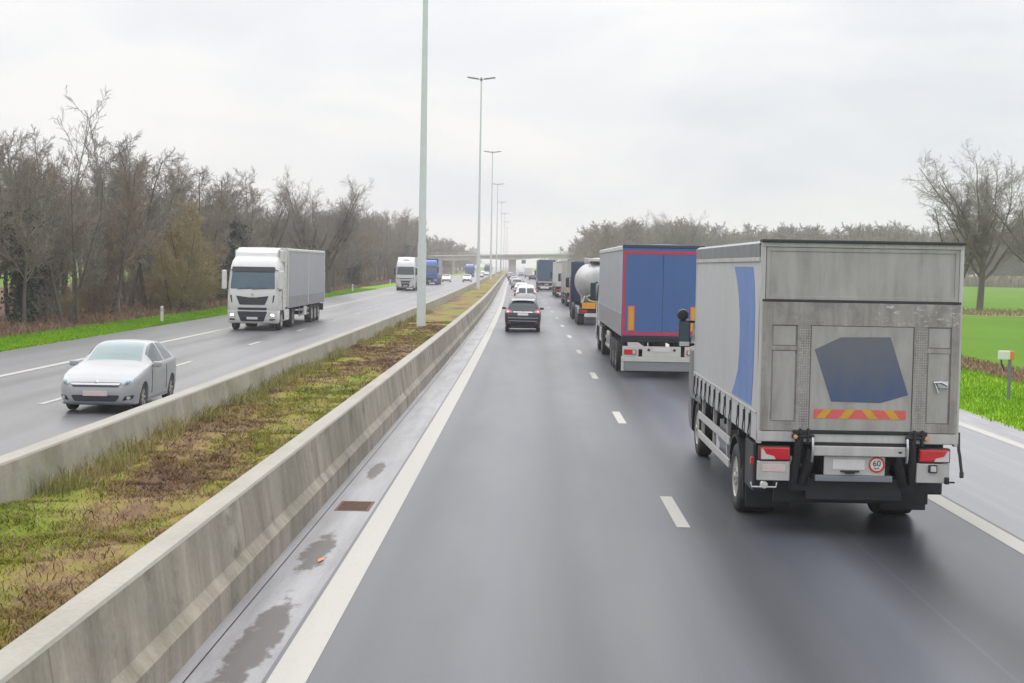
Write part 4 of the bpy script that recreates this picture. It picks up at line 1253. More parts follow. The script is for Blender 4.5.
# ---- cars
def catmull(P, t):
    """P (n,...) sampled at float parameter t in [0,n-1]"""
    n = len(P)
    i = min(int(t), n-2); f = t-i
    p0, p1, p2, p3 = P[max(i-1, 0)], P[i], P[i+1], P[min(i+2, n-1)]
    return 0.5*((2*p1)+(-p0+p2)*f+(2*p0-5*p1+4*p2-p3)*f*f+(-p0+3*p1-3*p2+p3)*f**3)
def car(parent, away, st, paint, L, wheels, wr=0.31, ws=(0, 0), rw=(0, 0), side=(0, 0), bpil=None, glass=None, glass_ws=None, nt=72, tread=0.80, detail=True, rim=None):
    """st: stations (f from the front, half width, underside z, belt z, roof z, half roof width). faces the camera with its front (away False) or its tail (away True)"""
    Y = (lambda f: L-f) if away else (lambda f: f)
    ctl = []
    for f, w, z0, zb, zr, wr_ in st:
        dz = zr-zb
        zt = zr-min(.065, .45*dz)
        zm = z0+(zb-z0)*0.52
        P5 = (w*.945, zb)
        P7 = (wr_, zt)
        ctl.append([(0, z0), (w*.86, z0), (w*.965, z0+.09), (w, zm), (w*.99, zb-.09), P5, ((P5[0]*.5+P7[0]*.5)+0.012, (P5[1]+P7[1])/2), P7, (wr_*.62, zr-min(.014, .1*dz)), (0, zr)])
    ctl = np.array([[(f[0], a, b) for a, b in c] for f, c in zip(st, ctl)])       # (ns, 10, 3) f,x,z
    fs = ctl[:, 0, 0]
    # sample evenly in f but keep the ends dense
    tt = []
    ns = len(st)
    fine = np.linspace(0, 1, nt)
    target = fs[0]+(fs[-1]-fs[0])*(0.5-0.5*np.cos(np.pi*fine))*0.45+(fs[-1]-fs[0])*fine*0.55
    tt = np.interp(target, fs, np.arange(ns))
    vv = np.concatenate([np.linspace(0, 5, 14), np.linspace(5, 7, 7)[1:], np.linspace(7, 9, 8)[1:]])
    G = []
    for t in tt:
        row = catmull(ctl, t)
        row[:, 0] = np.interp(t, np.arange(ns), fs)
        G.append([catmull(row, v) for v in vv])
    G = np.array(G)                 # (nt, nv, 3)
    ra = wr*1.14
    for fw_ in wheels:
        d = np.abs(G[:, :, 0]-fw_)
        m_ = (d < ra) & (G[:, :, 1] > 0.42)
        arc = wr+np.sqrt(np.maximum(ra**2-d**2, 0))
        G[:, :, 2] = np.where(m_ & (G[:, :, 2] < arc), arc, G[:, :, 2])
    nv = len(vv)
    Vr = np.stack([G[..., 1], np.vectorize(Y)(G[..., 0]), G[..., 2]], -1)
    Vl = Vr*np.array([-1, 1, 1])
    groups = {'body': [], 'windscreen': [], 'rear_window': [], 'glass_l': [], 'glass_r': []}
    V = np.concatenate([Vr.reshape(-1, 3), Vl.reshape(-1, 3)])
    for i in range(nt-1):
        fm = (G[i, 0, 0]+G[i+1, 0, 0])/2
        for j in range(nv-1):
            vm = (vv[j]+vv[j+1])/2
            g = 'body'
            if ws[0] < fm < ws[1] and vm > 7.15: g = 'windscreen'
            elif rw[0] < fm < rw[1] and vm > 7.15: g = 'rear_window'
            elif side[0] < fm < side[1] and 5.12 < vm < 6.85 and not (bpil and abs(fm-bpil) < 0.05): g = 'side'
            for k, o in enumerate((0, nt*nv)):
                q = [i*nv+j+o, (i+1)*nv+j+o, (i+1)*nv+j+1+o, i*nv+j+1+o]
                if k: q.reverse()
                groups[g if g != 'side' else ('glass_r', 'glass_l')[k]].append(q)
    for row in (0, nt-1):           # end caps
        for o in (0, nt*nv):
            c = [row*nv+j+o for j in range(nv)]
            groups['body'].append(c)
    bvh = BVHTree.FromPolygons([Vector(v) for v in V], groups['body']+groups['windscreen']+groups['rear_window']+groups['glass_l']+groups['glass_r'])
    for g, nm, mt in (('body', 'body', paint), ('windscreen', 'windscreen', glass_ws or glass or M['glass']), ('rear_window', 'rear_window', glass or M['glass']), ('glass_l', 'side_window', glass or M['glass']), ('glass_r', 'side_window', glass or M['glass'])):
        if not groups[g]: continue
        used = sorted({i for q in groups[g] for i in q}); mp_ = {a: b for b, a in enumerate(used)}
        bm = bmesh.new()
        vs = [bm.verts.new(V[i]) for i in used]
        for q in groups[g]:
            try: bm.faces.new([vs[mp_[i]] for i in q])
            except ValueError: pass
        bmesh.ops.remove_doubles(bm, verts=list(bm.verts), dist=0.002)
        bmesh.ops.dissolve_degenerate(bm, edges=list(bm.edges), dist=0.001)
        bmesh.ops.recalc_face_normals(bm, faces=list(bm.faces))
        for f in bm.faces: f.smooth = len(f.verts) <= 4
        me = bpy.data.meshes.new(nm); bm.to_mesh(me); bm.free(); me.materials.append(mt)
        try: me.set_sharp_from_angle(angle=R(42))
        except Exception: pass
        o = bpy.data.objects.new(nm, me); COL.objects.link(o); o.parent = parent
    b = MB()
    wmax = max(s[1] for s in st)
    b.box(-wmax*.80, wmax*.80, min(Y(.25), Y(L-.25)), max(Y(.25), Y(L-.25)), .20, .62)
    b.build('underbody', M['chassis'], parent)
    for fw_ in wheels:
        for s in (-1, 1): wheel(parent, s*(wmax*.97), Y(fw_), s, wr, .20, rim or M['rim'], kind='car', seg=24)
    return bvh, Y
def dec(nm, bvh, pts, d, mat, parent, rr=0.03, off_=0.003, th=0.008, axis='y', step=0.09):
    return decal(nm, bvh, roundpoly(pts, rr) if rr else pts, axis, d, mat, parent, off_, th, step)
def door_mirror(parent, x, y, z, s, mat, d):
    b = MB(); b.box(min(x, x+s*.20), max(x, x+s*.20), y-.06, y+.06, z, z+.13, .04); m_ = b.build('mirror', mat, parent)
    b = MB(); b.tube([(x-s*.08, y, z+.02), (x+s*.03, y, z+.04)], .025, 6); b.build('mirror_arm', M['dark_plastic'], m_)
HATCH = lambda W_, H_, L_: [(f*L_/4.3, w*W_/.88, z0, zb*H_/1.44, zr*H_/1.44, r_*W_/.88) for f, w, z0, zb, zr, r_ in (
    (0.0, .60, .30, .56, .57, .48), (.05, .72, .22, .65, .67, .58), (.18, .81, .19, .71, .74, .64), (.45, .865, .18, .79, .825, .69), (.8, .88, .18, .865, .905, .71), (1.1, .88, .18, .905, .955, .71),
    (1.32, .88, .18, .93, .99, .70), (1.48, .88, .18, .95, 1.05, .69), (1.75, .88, .18, .97, 1.21, .645), (2.05, .88, .18, .98, 1.355, .60), (2.32, .88, .18, .985, 1.425, .58), (2.7, .88, .18, .99, 1.44, .575),
    (3.1, .88, .18, .998, 1.43, .57), (3.5, .875, .18, 1.005, 1.40, .565), (3.78, .865, .19, 1.01, 1.345, .565), (3.98, .85, .21, 1.0, 1.245, .575), (4.12, .825, .24, .975, 1.10, .60), (4.22, .78, .28, .92, .97, .60), (4.27, .72, .33, .86, .88, .54), (4.3, .64, .38, .78, .79, .50))]
MPV = lambda W_, H_, L_: [(f*L_/4.7, w*W_/.93, z0, zb*H_/1.66, zr*H_/1.66, r_*W_/.93) for f, w, z0, zb, zr, r_ in (
    (0.0, .64, .34, .66, .67, .5), (.06, .78, .25, .76, .78, .62), (.2, .87, .22, .84, .87, .69), (.5, .92, .21, .93, .97, .73), (.9, .93, .21, 1.0, 1.05, .74), (1.15, .93, .21, 1.03, 1.10, .74), (1.35, .93, .21, 1.05, 1.18, .72),
    (1.7, .93, .21, 1.07, 1.40, .68), (2.05, .93, .21, 1.08, 1.58, .65), (2.35, .93, .21, 1.09, 1.645, .64), (2.9, .93, .21, 1.09, 1.66, .64), (3.5, .93, .21, 1.10, 1.645, .635), (4.0, .93, .22, 1.11, 1.60, .63), (4.22, .925, .23, 1.11, 1.545, .63),
    (4.40, .915, .25, 1.10, 1.36, .66), (4.54, .90, .28, 1.06, 1.14, .69), (4.62, .88, .32, 1.0, 1.04, .70), (4.68, .84, .36, .92, .94, .68), (4.70, .74, .42, .82, .83, .6))]
# ------------------------------------------------------------------ the grey box lorry on the right
M['alu'] = streaky('grimy_aluminium', (0.440, 0.425, 0.406), (0.185, 0.166, 0.150), 0.38, 0.15, 0.85, (5, 5, 0.9))
t = NT('scuffed_lift_plate')
v = t.mapped((6, 6, 0.8)); n1 = t.noise(1.0, 6, 0.62, v); n2 = t.noise(2.4, 5, 0.6); n3 = t.noise(1.0, 6, 0.7, t.mapped((9, 9, 16)))
z = t.sep()[2]
c = t.mix(t.ramp(n1, [(0.3, 0), (0.75, 1)]), (0.425, 0.402, 0.378), (0.215, 0.195, 0.178))
c = t.mix(t.ramp(n2, [(0.48, 0), (0.70, 0.75)]), c, (0.175, 0.155, 0.140))
band = t.math('MULTIPLY', t.math('MULTIPLY', t.math('GREATER_THAN', z, 2.74), t.math('LESS_THAN', z, 3.02)), t.ramp(t.math('ADD', t.sep()[0], t.math('MULTIPLY', n2, 0.6)), [(0.35, 0.12), (0.60, 1.0)]))
c = t.mix(t.math('MULTIPLY', band, t.ramp(n3, [(0.56, 0), (0.63, 0.9)])), c, (0.56, 0.56, 0.55))
c = t.mix(t.ramp(n3, [(0.66, 0), (0.72, 0.6)]), c, (0.52, 0.51, 0.50))
n4 = t.noise(1.0, 4, 0.7, t.mapped((38, 38, 1.6)))
c = t.mix(t.ramp(n4, [(0.60, 0), (0.70, 0.45)]), c, (0.50, 0.485, 0.465))
c = t.mix(t.ramp(n4, [(0.28, 0.5), (0.38, 0)]), c, (0.12, 0.105, 0.094))
t.bump(n2, 0.15, 0.008)
M['lift'] = t.set(c, t.ramp(n2, [(0.3, 0.38), (0.7, 0.6)]), 0.15)
M['alu_light'] = streaky('bright_grimy_aluminium', (0.56, 0.55, 0.535), (0.31, 0.29, 0.27), 0.36, 0.15, 0.75, (6, 6, 1.2))
M['curtain_grey'] = streaky('pale_grey_curtain', (0.475, 0.474, 0.486), (0.375, 0.370, 0.372), 0.48, 0, 0.5, (0.8, 0.8, 0.25))
M['curtain_blue'] = streaky('blue_curtain_print', (0.130, 0.220, 0.480), (0.120, 0.190, 0.400), 0.45, 0, 0.5, (0.8, 0.8, 0.3))
t = NT('faded_blue_panel'); n1 = t.noise(1.6, 5, 0.6); n2 = t.noise(1.0, 5, 0.6, t.mapped((5, 5, 0.8)))
c = t.mix(t.ramp(n1, [(0.35, 0), (0.75, 0.8)]), (0.060, 0.098, 0.215), (0.120, 0.132, 0.165))
zf = t.n('ShaderNodeMapRange'); zf.inputs[1].default_value = 2.1; zf.inputs[2].default_value = 2.7; t.l(t.math('ADD', t.sep()[2], t.math('MULTIPLY', n1, 0.5)), zf.inputs[0])
c = t.mix(t.math('MULTIPLY', zf.outputs[0], 0.8), c, (0.155, 0.160, 0.175))      # the print has worn off towards its top
M['blue_panel'] = t.set(t.mix(t.ramp(n2, [(0.45, 0), (0.8, 0.4)]), c, (0.16, 0.16, 0.17)), 0.42)
M['haz_red'] = simple('warning_red', (0.72, 0.135, 0.125), 0.35, 0, 0.15, 8)
M['haz_yellow'] = simple('warning_yellow', (0.66, 0.375, 0.04), 0.35, 0, 0.15, 8)
M['rubber'] = simple('rubber_seal', (0.045, 0.042, 0.042), 0.7, 0, 0.3, 5)
M['sign_red'] = simple('sign_red', (0.62, 0.03, 0.03), 0.4)
M['sign_white'] = simple('sign_white', (0.74, 0.73, 0.71), 0.4)
M['ink'] = simple('black_ink', (0.02, 0.02, 0.022), 0.5)
M['band_grey'] = simple('roof_rail_grey', (0.24, 0.25, 0.275), 0.4, 0.2, 0.2, 3)

M['dark_cab'] = simple('dark_lacquer', (0.020, 0.024, 0.034), 0.35, 0, 0.2, 1.5, coat=0.3)
T = empty('box_lorry', (4.153, 18.15, 0.0), head(21), 'dirty grey curtain-sided box lorry with tail lift and a blue patch, nearest on the right', 'lorry')
ZT, ZB, LB, H = 3.788, 1.235, 7.10, 1.275
MB().box(-H+.02, H-.02, .06, LB, ZB, ZT-.03).build('load_body', M['curtain_grey'], T)
# frame of the rear opening
b = MB()
b.box(-H, -H+.055, .0, .10, ZB-.02, ZT-.02, .012); b.box(H-.055, H, .0, .10, ZB-.02, ZT-.02, .012)
b.box(-H, H, -.005, .10, ZT-.075, ZT-.003, .012)
b.build('rear_frame', M['alu_light'], T)
b = MB(); b.box(-H-.008, H+.008, -.05, .16, ZT-.018, ZT+.022, .012); b.build('roof_edge', M['rubber'], T)
b = MB(); b.prism([(-H-.004, ZT-.20), (-H-.012, ZT-.03), (-H+.05, ZT+.006), (0, ZT+.03), (H-.05, ZT+.006), (H+.012, ZT-.03), (H+.004, ZT-.20), (H-.03, ZT-.20), (H-.03, ZT-.05), (-H+.03, ZT-.05), (-H+.03, ZT-.20)], 'y', .16, LB+.02)
b.build('roof', M['band_grey'], T)
for s in (-1, 1):
    b = MB(); b.box(min(s*(H-.02), s*(H+.010)), max(s*(H-.02), s*(H+.010)), .16, LB-.02, ZT-.262, ZT-.205, .006); b.build('curtain_rail', M['alu_light'], T)
b = MB()      # upper drop panel with a raised border
b.box(-H+.06, H-.06, .012, .05, 3.055, ZT-.08)
for q in ((-H+.06, H-.06, 3.055, 3.10), (-H+.06, H-.06, ZT-.125, ZT-.08)): b.box(q[0], q[1], .0, .012, q[2], q[3], .004)
for q in ((-H+.06, -H+.11), (H-.11, H-.06)): b.box(q[0], q[1], .0, .012, 3.10, ZT-.125, .004)
for i in range(9): b.box(-1.05+i*.26, -1.035+i*.26, -.008, .0, ZT-.06, ZT-.045)
b.build('upper_panel', M['alu'], T)
b = MB(); b.box(-H+.02, H-.02, -.006, .05, 3.022, 3.054, .006); b.build('seal', M['rubber'], T)
# tail lift platform, folded up as the rear wall
b = MB()
yo = -.012
b.box(-H+.03, H-.03, .012, .06, 1.385, 3.02)
def rail(x0, x1, z0, z1, d=.024): b.box(x0, x1, yo-.0+(.024-d), .012, z0, z1, .004)
rail(-H+.03, -1.125, 1.385, 3.02); rail(1.145, H-.03, 1.385, 3.02)
rail(-1.125, 1.145, 2.73, 3.02, .022); rail(-.80, -.632, 1.385, 2.73); rail(.672, .84, 1.385, 2.73)
rail(-1.125, -.80, 1.385, 1.50, .022); rail(.84, 1.145, 1.385, 1.50, .022)
rail(-1.125, -.80, 2.41, 2.46, .018); rail(.84, 1.145, 2.40, 2.45, .018)
b.build('tail_lift', M['lift'], T)
b = MB(); b.box(-.625, .665, -.006, .012, 1.40, 2.725, .004); b.build('centre_panel', M['alu'], T)
for q in ((-1.118, -.808), (.848, 1.138)):
    b = MB()
    b.box(q[0]+.012, q[1]-.012, .002, .013, 1.512, 2.40, .006); b.box(q[0]+.012, q[1]-.012, .002, .013, 2.472, 2.718, .006)
    b.build('recess_panel', M['alu'], T)
b = MB()
for q in (-.634, .668): b.box(q-.005, q+.005, -.0085, .013, 1.40, 2.725)
b.box(-.63, .665, -.0085, .013, 2.726, 2.734); b.box(-.63, .665, -.008, .013, 1.388, 1.398)
b.build('panel_seam', M['rubber'], T)
b = MB()      # anti-slip studs on the two lift rails
rs = random.Random(3)
for x0 in (-.79, .682):
    b = MB()
    for i in range(5):
        for j in range(40):
            x = x0+.018+i*.03; z = 1.42+j*.032
            if rs.random() < .85: b.box(x, x+.011, yo-.004, yo+.002, z, z+.012)
    b.build('grip_pattern', M['alu_light'], T)
b = MB(); b.prism([(-.579, 2.426), (-.255, 2.585), (.374, 2.598), (.618, 1.867), (.27, 1.76), (-.353, 1.768)], 'y', -.0095, -.002); b.build('blue_patch', M['blue_panel'], T)
hx0, hx1, hz0, hz1 = -.571, .596, 1.552, 1.668
b = MB(); b.box(hx0, hx1, -.0095, -.002, hz0, hz1); hs = b.build('hazard_strip', M['haz_red'], T)
b = MB()
for t0, t1, b0, b1 in ((.107, .20, .027, .12), (.354, .45, .274, .37), (.52, .617, .60, .70), (.76, .857, .84, .936)):
    X_ = lambda u: hx0+(hx1-hx0)*u
    b.prism([(X_(b0), hz0+.001), (X_(b1), hz0+.001), (X_(t1), hz1-.001), (X_(t0), hz1-.001)], 'y', -.0115, -.009)
b.build('hazard_stripe', M['haz_yellow'], hs)
# door latch on the right recess
b = MB(); b.tube([(.93, -.03, 2.03), (1.02, -.04, 2.04), (1.10, -.03, 2.00)], .018, 8); b.tube([(.95, -.02, 2.02), (.99, -.03, 1.90)], .012, 6); b.box(.98, 1.12, -.02, .012, 1.96, 2.05, .01)
b.build('latch', M['chrome'], T)
# sill and hinges
b = MB(); b.box(-H, H, -.004, .12, 1.245, 1.378, .01); b.build('rear_sill', M['alu_light'], T)
b = MB()
b.box(-.62, .62, -.018, .02, 1.352, 1.392, .005)
b.box(-.66, .66, .0, .14, 1.21, 1.243)
for x in (-.70, .74):
    b.box(x-.13, x+.13, -.05, .03, 1.355, 1.40, .01); b.box(x-.05, x-.02, -.06, .02, 1.22, 1.42, .006); b.box(x+.05, x+.08, -.06, .02, 1.22, 1.42, .006)
    b.tube([(x-.14, -.03, 1.32), (x+.14, -.03, 1.32)], .024, 8)
b.build('hinge', M['chassis'], T)
for x in (-.80, .86):
    b = MB(); b.lathe([(-.075, .001), (-.07, .026), (-.02, .032), (.0, .032)], 'y', (x, 0, 1.315), 12); b.build('marker_light', M['amber'], T)
# hydraulic arms and rams
for s, x in ((-1, -.74), (1, .68)):
    b = MB()
    b.tube([(x, -.02, 1.30), (x-s*-.02, .02, 1.05), (x+s*.06, .10, .72)], [.052, .058, .062], 10)
    b.tube([(x-s*.15, .0, 1.16), (x-s*.14, .05, .98), (x-s*.06, .14, .70)], [.055, .065, .07], 10)
    b.box(min(x-s*.2, x+s*.1), max(x-s*.2, x+s*.1), .10, .45, .60, .78, .02)
    b.build('lift_arm', M['chassis'], T)
# light bar with bent brackets
b = MB(); b.box(-.565, .606, -.045, .005, 1.077, 1.204, .012); br = b.build('bumper_bar', M['alu_light'], T)
for x in (-.578, .619):
    b = MB(); b.tube([(x, -.02, 1.33), (x, -.05, 1.28), (x, -.065, 1.18), (x, -.05, 1.05), (x, -.02, 1.0)], .018, 8); b.build('bracket', M['chrome'], br)
b = MB(); b.box(-.42, .355, .0, .03, .828, 1.072, .008); pp = b.build('plate_panel', M['alu_light'], T)
b = MB(); b.box(-.31, .10, -.006, .001, .90, 1.03, .004); b.build('number_plate', M['plate'], pp)
b = MB(); b.box(-.21, .03, -.03, .0, .872, .892, .006); b.box(-.15, -.03, -.035, .0, .852, .875, .006); b.build('plate_lamp', M['chassis'], pp)
b = MB(); b.lathe([(-.006, .001), (-.006, .106), (.0, .106)], 'y', (.249, 0, .972), 32); sd_ = b.build('speed_sticker', M['sign_white'], T)
b = MB()
n = 40; vs = []
for rr in (.080, .104):
    for j in range(n):
        a = 2*math.pi*j/n; vs.append((.249+rr*math.cos(a), -.0085, .972+rr*math.sin(a)))
b.add(vs, [(j, (j+1) % n, n+(j+1) % n, n+j) for j in range(n)]); b.build('red_ring', M['sign_red'], sd_)
text_obj('lettering', '60', .105, M['ink'], sd_, (.249, -.0085, .985), (R(90), 0, 0), .0015)
text_obj('lettering', 'km/h', .034, M['ink'], sd_, (.249, -.0085, .925), (R(90), 0, 0), .0015)
b = MB(); b.box(-.525, .457, .0, .09, .745, .825, .012); b.build('underrun_bar', M['band_grey'], T)
# lamp clusters
for s, x0, x1, zo in ((-1, -1.235, -.86, 0), (1, .785, 1.168, .006)):
    b = MB(); b.box(x0-.012, x1+.012, -.01, .10, .998+zo, 1.186+zo, .02); b.build('lamp_surround', M['rubber'], T)
    b = MB(); b.box(x0, x1, -.03, .02, 1.012+zo, 1.172+zo, .02); lm = b.build('tail_light', M['red_lamp'], T)
    xs_ = (x0, x1) if s < 0 else (x1, x0)
    q = lambda u: xs_[0]+(xs_[1]-xs_[0])*u
    b = MB()
    poly = [(q(.03), 1.02+zo), (q(.52), 1.02+zo), (q(.47), 1.06+zo), (q(.20), 1.085+zo), (q(.10), 1.15+zo), (q(.03), 1.155+zo)]
    b.prism(poly, 'y', -.0345, -.028); b.build('reversing_light', M['clear_lamp'], lm)
    b = MB(); b.box(x0-.03, x1+.005, -.012, .05, .745+zo, .992+zo, .01); bx_ = b.build('lamp_box', M['alu_light'], T)
    if s < 0:
        b = MB(); b.box(x0+.03, x1-.05, -.018, -.010, .86, .955, .006); b.build('blank_plate', M['plate_pink'], bx_)
    else:
        b = MB(); b.box(x0+.115, x0+.225, -.05, -.01, .885, .985, .012); wl = b.build('lamp_housing', M['chassis'], bx_)
        b = MB(); b.box(x0+.135, x0+.208, -.058, -.048, .90, .97, .008); b.build('work_light', M['clear_lamp'], wl)
        b = MB(); b.box(x1-.06, x1+.0, -.04, .0, .74, .83, .012); b.tube([(x1-.03, -.02, .765), (x1+.07, -.02, .765)], .012, 6); b.build('catch', M['chassis'], bx_)
b = MB(); b.tube([(-1.34, .02, .72), (-1.33, .01, .66), (-1.02, .01, .66), (-1.01, .02, .72)], .013, 6); fl_ = b.build('fog_bracket', M['chrome'], T)
b = MB(); b.lathe([(-.03, .001), (-.025, .045), (.03, .05)], 'y', (-1.17, .02, .685), 14); b.build('fog_light', M['clear_lamp'], fl_)
b = MB(); b.box(-1.335, -1.29, .10, .16, .93, 1.03, .01); b.build('side_marker', M['red_lamp'], T)
# strap hanging at the right rear corner
b = MB(); b.tube([(1.28, .02, 1.40), (1.285, .01, 1.18), (1.30, .0, 1.10), (1.315, .0, .98), (1.33, .0, .88)], .020, 6); b.box(1.305, 1.355, -.015, .02, .82, .90, .01); b.build('hanging_strap', M['rubber'], T)
# curtain sides: band, hem, straps, buckles
for s in (-1, 1):
    nx, nz = 48, 10
    V, F = [], []
    for i in range(nx+1):
        for j in range(nz+1):
            y = .10+(LB-.14)*i/nx; z = 1.60+(ZT-.20-1.60)*j/nz
            V.append((s*(H-.012+.014*math.sin(math.pi*j/nz)+.005*math.sin(y*4.3)*math.sin(math.pi*j/nz)), y, z))
    for i in range(nx):
        for j in range(nz): F.append((i*(nz+1)+j, (i+1)*(nz+1)+j, (i+1)*(nz+1)+j+1, i*(nz+1)+j+1))
    b = MB(); b.add(V, F, True); cu_ = b.build('curtain', M['curtain_grey'], T)
    cbv = BVHTree.FromPolygons([Vector(v) for v in V], F)
    if s < 0:
        L_ = [(2.45, 3.46), (2.12, 3.25), (1.87, 3.03), (1.70, 2.75), (1.67, 2.59), (1.70, 2.3), (1.80, 2.03), (2.15, 1.80), (2.45, 1.64)]
        R_ = [(.62, 1.64), (.48, 2.0), (.40, 2.32), (.38, 2.65), (.42, 2.96), (.55, 3.25), (.74, 3.46)]
        decal('blue_band', cbv, L_+R_, 'x', s, M['curtain_blue'], T, .002, .003, .3)
    b = MB(); b.box(min(s*(H-.03), s*(H+.006)), max(s*(H-.03), s*(H+.006)), .08, LB-.03, 1.24, 1.60, .006); b.build('side_skirt', M['curtain_grey'], T)
    b = MB(); b.box(min(s*(H+.0), s*(H+.016)), max(s*(H+.0), s*(H+.016)), .08, LB-.03, 1.585, 1.615, .005); b.build('hem', M['alu_light'], T)
    ys_ = (.55, 1.05, 1.60, 2.35, 2.95, 3.55, 4.15, 4.75, 5.3, 5.85, 6.4, 6.85)
    for y in ys_:
        b = MB()
        b.box(min(s*(H+.004), s*(H+.012)), max(s*(H+.004), s*(H+.012)), y-.022, y+.022, 1.25, 1.58)
        b.box(min(s*(H+.006), s*(H+.032)), max(s*(H+.006), s*(H+.032)), y-.036, y+.036, 1.41, 1.55, .01)
        b.tube([(s*(H+.02), y+.03, 1.42), (s*(H+.03), y+.05, 1.30), (s*(H+.022), y+.02, 1.24)], .010, 5)
        b.build('strap_buckle', M['chassis'], T)
    b = MB(); b.box(min(s*(H-.05), s*(H+.004)), max(s*(H-.05), s*(H+.004)), LB-.06, LB+.02, ZB, ZT-.05, .01); b.build('corner_post', M['alu_light'], T)
    b = MB()
    for z in (.50, .83): b.box(min(s*1.20, s*1.232), max(s*1.20, s*1.232), 2.85, 6.75, z, z+.125, .012)
    for y in (3.3, 4.9, 6.4): b.box(min(s*1.15, s*1.20), max(s*1.15, s*1.20), y-.035, y+.035, .48, 1.24)
    b.build('side_guard', M['alu_light'], T)
    wheel(T, s*1.245, 2.1, s, .485, .56, M['rim'])
    b = MB()      # mudguard and mudflap
    pts = [(2.1-.60*math.cos(a), .485+.60*math.sin(a)) for a in np.linspace(.35, 2.7, 12)]
    pts += [(2.1-.57*math.cos(a), .485+.57*math.sin(a)) for a in np.linspace(2.7, .35, 12)]
    b.prism(pts, 'x', min(s*.68, s*1.25), max(s*.68, s*1.25)); b.box(min(s*.70, s*1.25), max(s*.70, s*1.25), 1.28, 1.31, .30, .75)
    b.build('mudguard', M['dark_plastic'], T)
    b = MB(); b.box(min(s*.80, s*1.24), max(s*.80, s*1.24), .50, 1.22, .52, 1.16, .03); b.build('locker', M['dark_plastic'], T)
    b = MB(); b.box(min(s*.62, s*1.22), max(s*.62, s*1.22), 1.20, 1.235, .20, .80, .01); b.build('mudflap', M['dark_plastic'], T)  # second flap, added to darken the lit gap under the lorry
MB().tube([(-.70, 5.6, .62), (-.70, 6.2, .62)], .26, 16).box(.70, 1.18, 3.4, 5.2, .46, 1.02, .08).build('fuel_tank', M['alu'], T)
b = MB(); b.box(-1.15, -.62, 3.3, 4.5, .50, 1.10, .03); b.build('battery_box', M['band_grey'], T)
b = MB()
for s in (-1, 1): b.box(min(s*.36, s*.44), max(s*.36, s*.44), .12, 8.6, .78, 1.06)
for y in (.2, 1.5, 3.0, 4.5, 6.0): b.box(-.42, .42, y-.05, y+.05, .80, 1.04)
for y in np.arange(.5, 7, .75): b.box(-1.22, 1.22, y-.035, y+.035, 1.08, 1.23)
b.box(-.8, .8, 2.0, 2.2, .42, .58); b.lathe([(1.85, .12), (1.95, .22), (2.25, .22), (2.35, .12)], 'y', (0, 0, .50), 16)
b.box(-.62, .60, .10, .16, .50, .76); b.box(-.60, .60, 1.9, 2.3, .30, .62, .1); b.box(-1.0, 1.0, .30, .36, .42, .80, .02)  # dark blocks added low down to stand in for shade beneath
b.build('chassis', M['chassis'], T)
# cab in front of the box
old = set(T.children)
cab(T, 9.45, 1, 2.95, M['dark_cab'], False, plate=False, lights=False, rigid=True, mirrors=False)
def narrow(o):
    o.data.transform(Matrix.Diagonal((0.90, 1, 1, 1)))
    for ch in o.children: narrow(ch)
for o in [c for c in T.children if c not in old]: narrow(o)
# its tall left mirror and the round one on top
mm = MB(); mm.box(-1.52, -1.32, 7.46, 7.56, 2.02, 2.50, .03); mi = mm.build('mirror', M['dark_plastic'], T)
b = MB(); b.box(-1.505, -1.335, 7.448, 7.458, 2.13, 2.47, .004); b.build('mirror_glass', M['glass_blue'], mi)
b = MB(); b.box(-1.51, -1.33, 7.44, 7.47, 2.035, 2.115, .008); b.build('wide_angle_glass', M['white_cab'], mi)
b = MB(); b.lathe([(7.40, .001), (7.42, .085), (7.47, .105), (7.58, .09), (7.62, .02)], 'y', (-1.46, 0, 2.60), 16); b.build('round_mirror', M['dark_plastic'], mi)
b = MB(); b.tube([(-1.22, 7.8, 2.46), (-1.42, 7.52, 2.49)], .025, 6); b.tube([(-1.22, 7.8, 2.05), (-1.42, 7.52, 2.05)], .025, 6); b.build('mirror_arm', M['dark_plastic'], mi)

# ------------------------------------------------------------------ lorry with the blue doors and red border
M['blue_door'] = streaky('blue_doors', (0.062, 0.138, 0.345), (0.056, 0.098, 0.220), 0.4, 0, 0.5, (2, 2, 0.5))
M['red_border'] = simple('red_border', (0.52, 0.045, 0.085), 0.4, 0, 0.15)
M['white_steel'] = streaky('white_steel', (0.60, 0.595, 0.56), (0.42, 0.41, 0.38), 0.45, 0, 0.6, (3, 3, 1))
A = empty('articulated_lorry', (4.02, 44.58, 0), head(51), 'grey-sided articulated lorry with blue rear doors edged in red', 'lorry')
zt, z0 = 4.12, 1.36
curtain_box(A, .03, 14.0, z0, zt, M['grey_tarp'], M['white_steel'], M['lath'], boards=.62)
b = MB(); b.box(-1.275, 1.275, -.02, .10, zt-.085, zt+.02, .012); b.build('roof_edge', M['navy_cab'], A)
for s in (-1, 1):
    b = MB(); b.box(min(s*.006, s*1.265), max(s*.006, s*1.265), -.012, .03, 1.30, zt-.09, .004); b.build('rear_door', M['blue_door'], A)
b = MB()
b.box(-1.25, 1.25, -.018, -.011, zt-.27, zt-.17); b.box(-1.25, 1.25, -.018, -.011, 1.33, 1.43)
for s in (-1, 1): b.box(min(s*1.16, s*1.25), max(s*1.16, s*1.25), -.018, -.011, 1.43, zt-.27)
b.build('door_border', M['red_border'], A)
for s in (-1, 1):
    b = MB(); b.box(s*.97-.11, s*.97+.11, -.022, -.012, 1.46, 2.24); pl = b.build('marker_plate', M['haz_red'], A)
    b = MB(); b.box(s*.97-.075, s*.97+.075, -.026, -.022, 1.49, 2.21); b.build('reflective_field', M['haz_yellow'], pl)
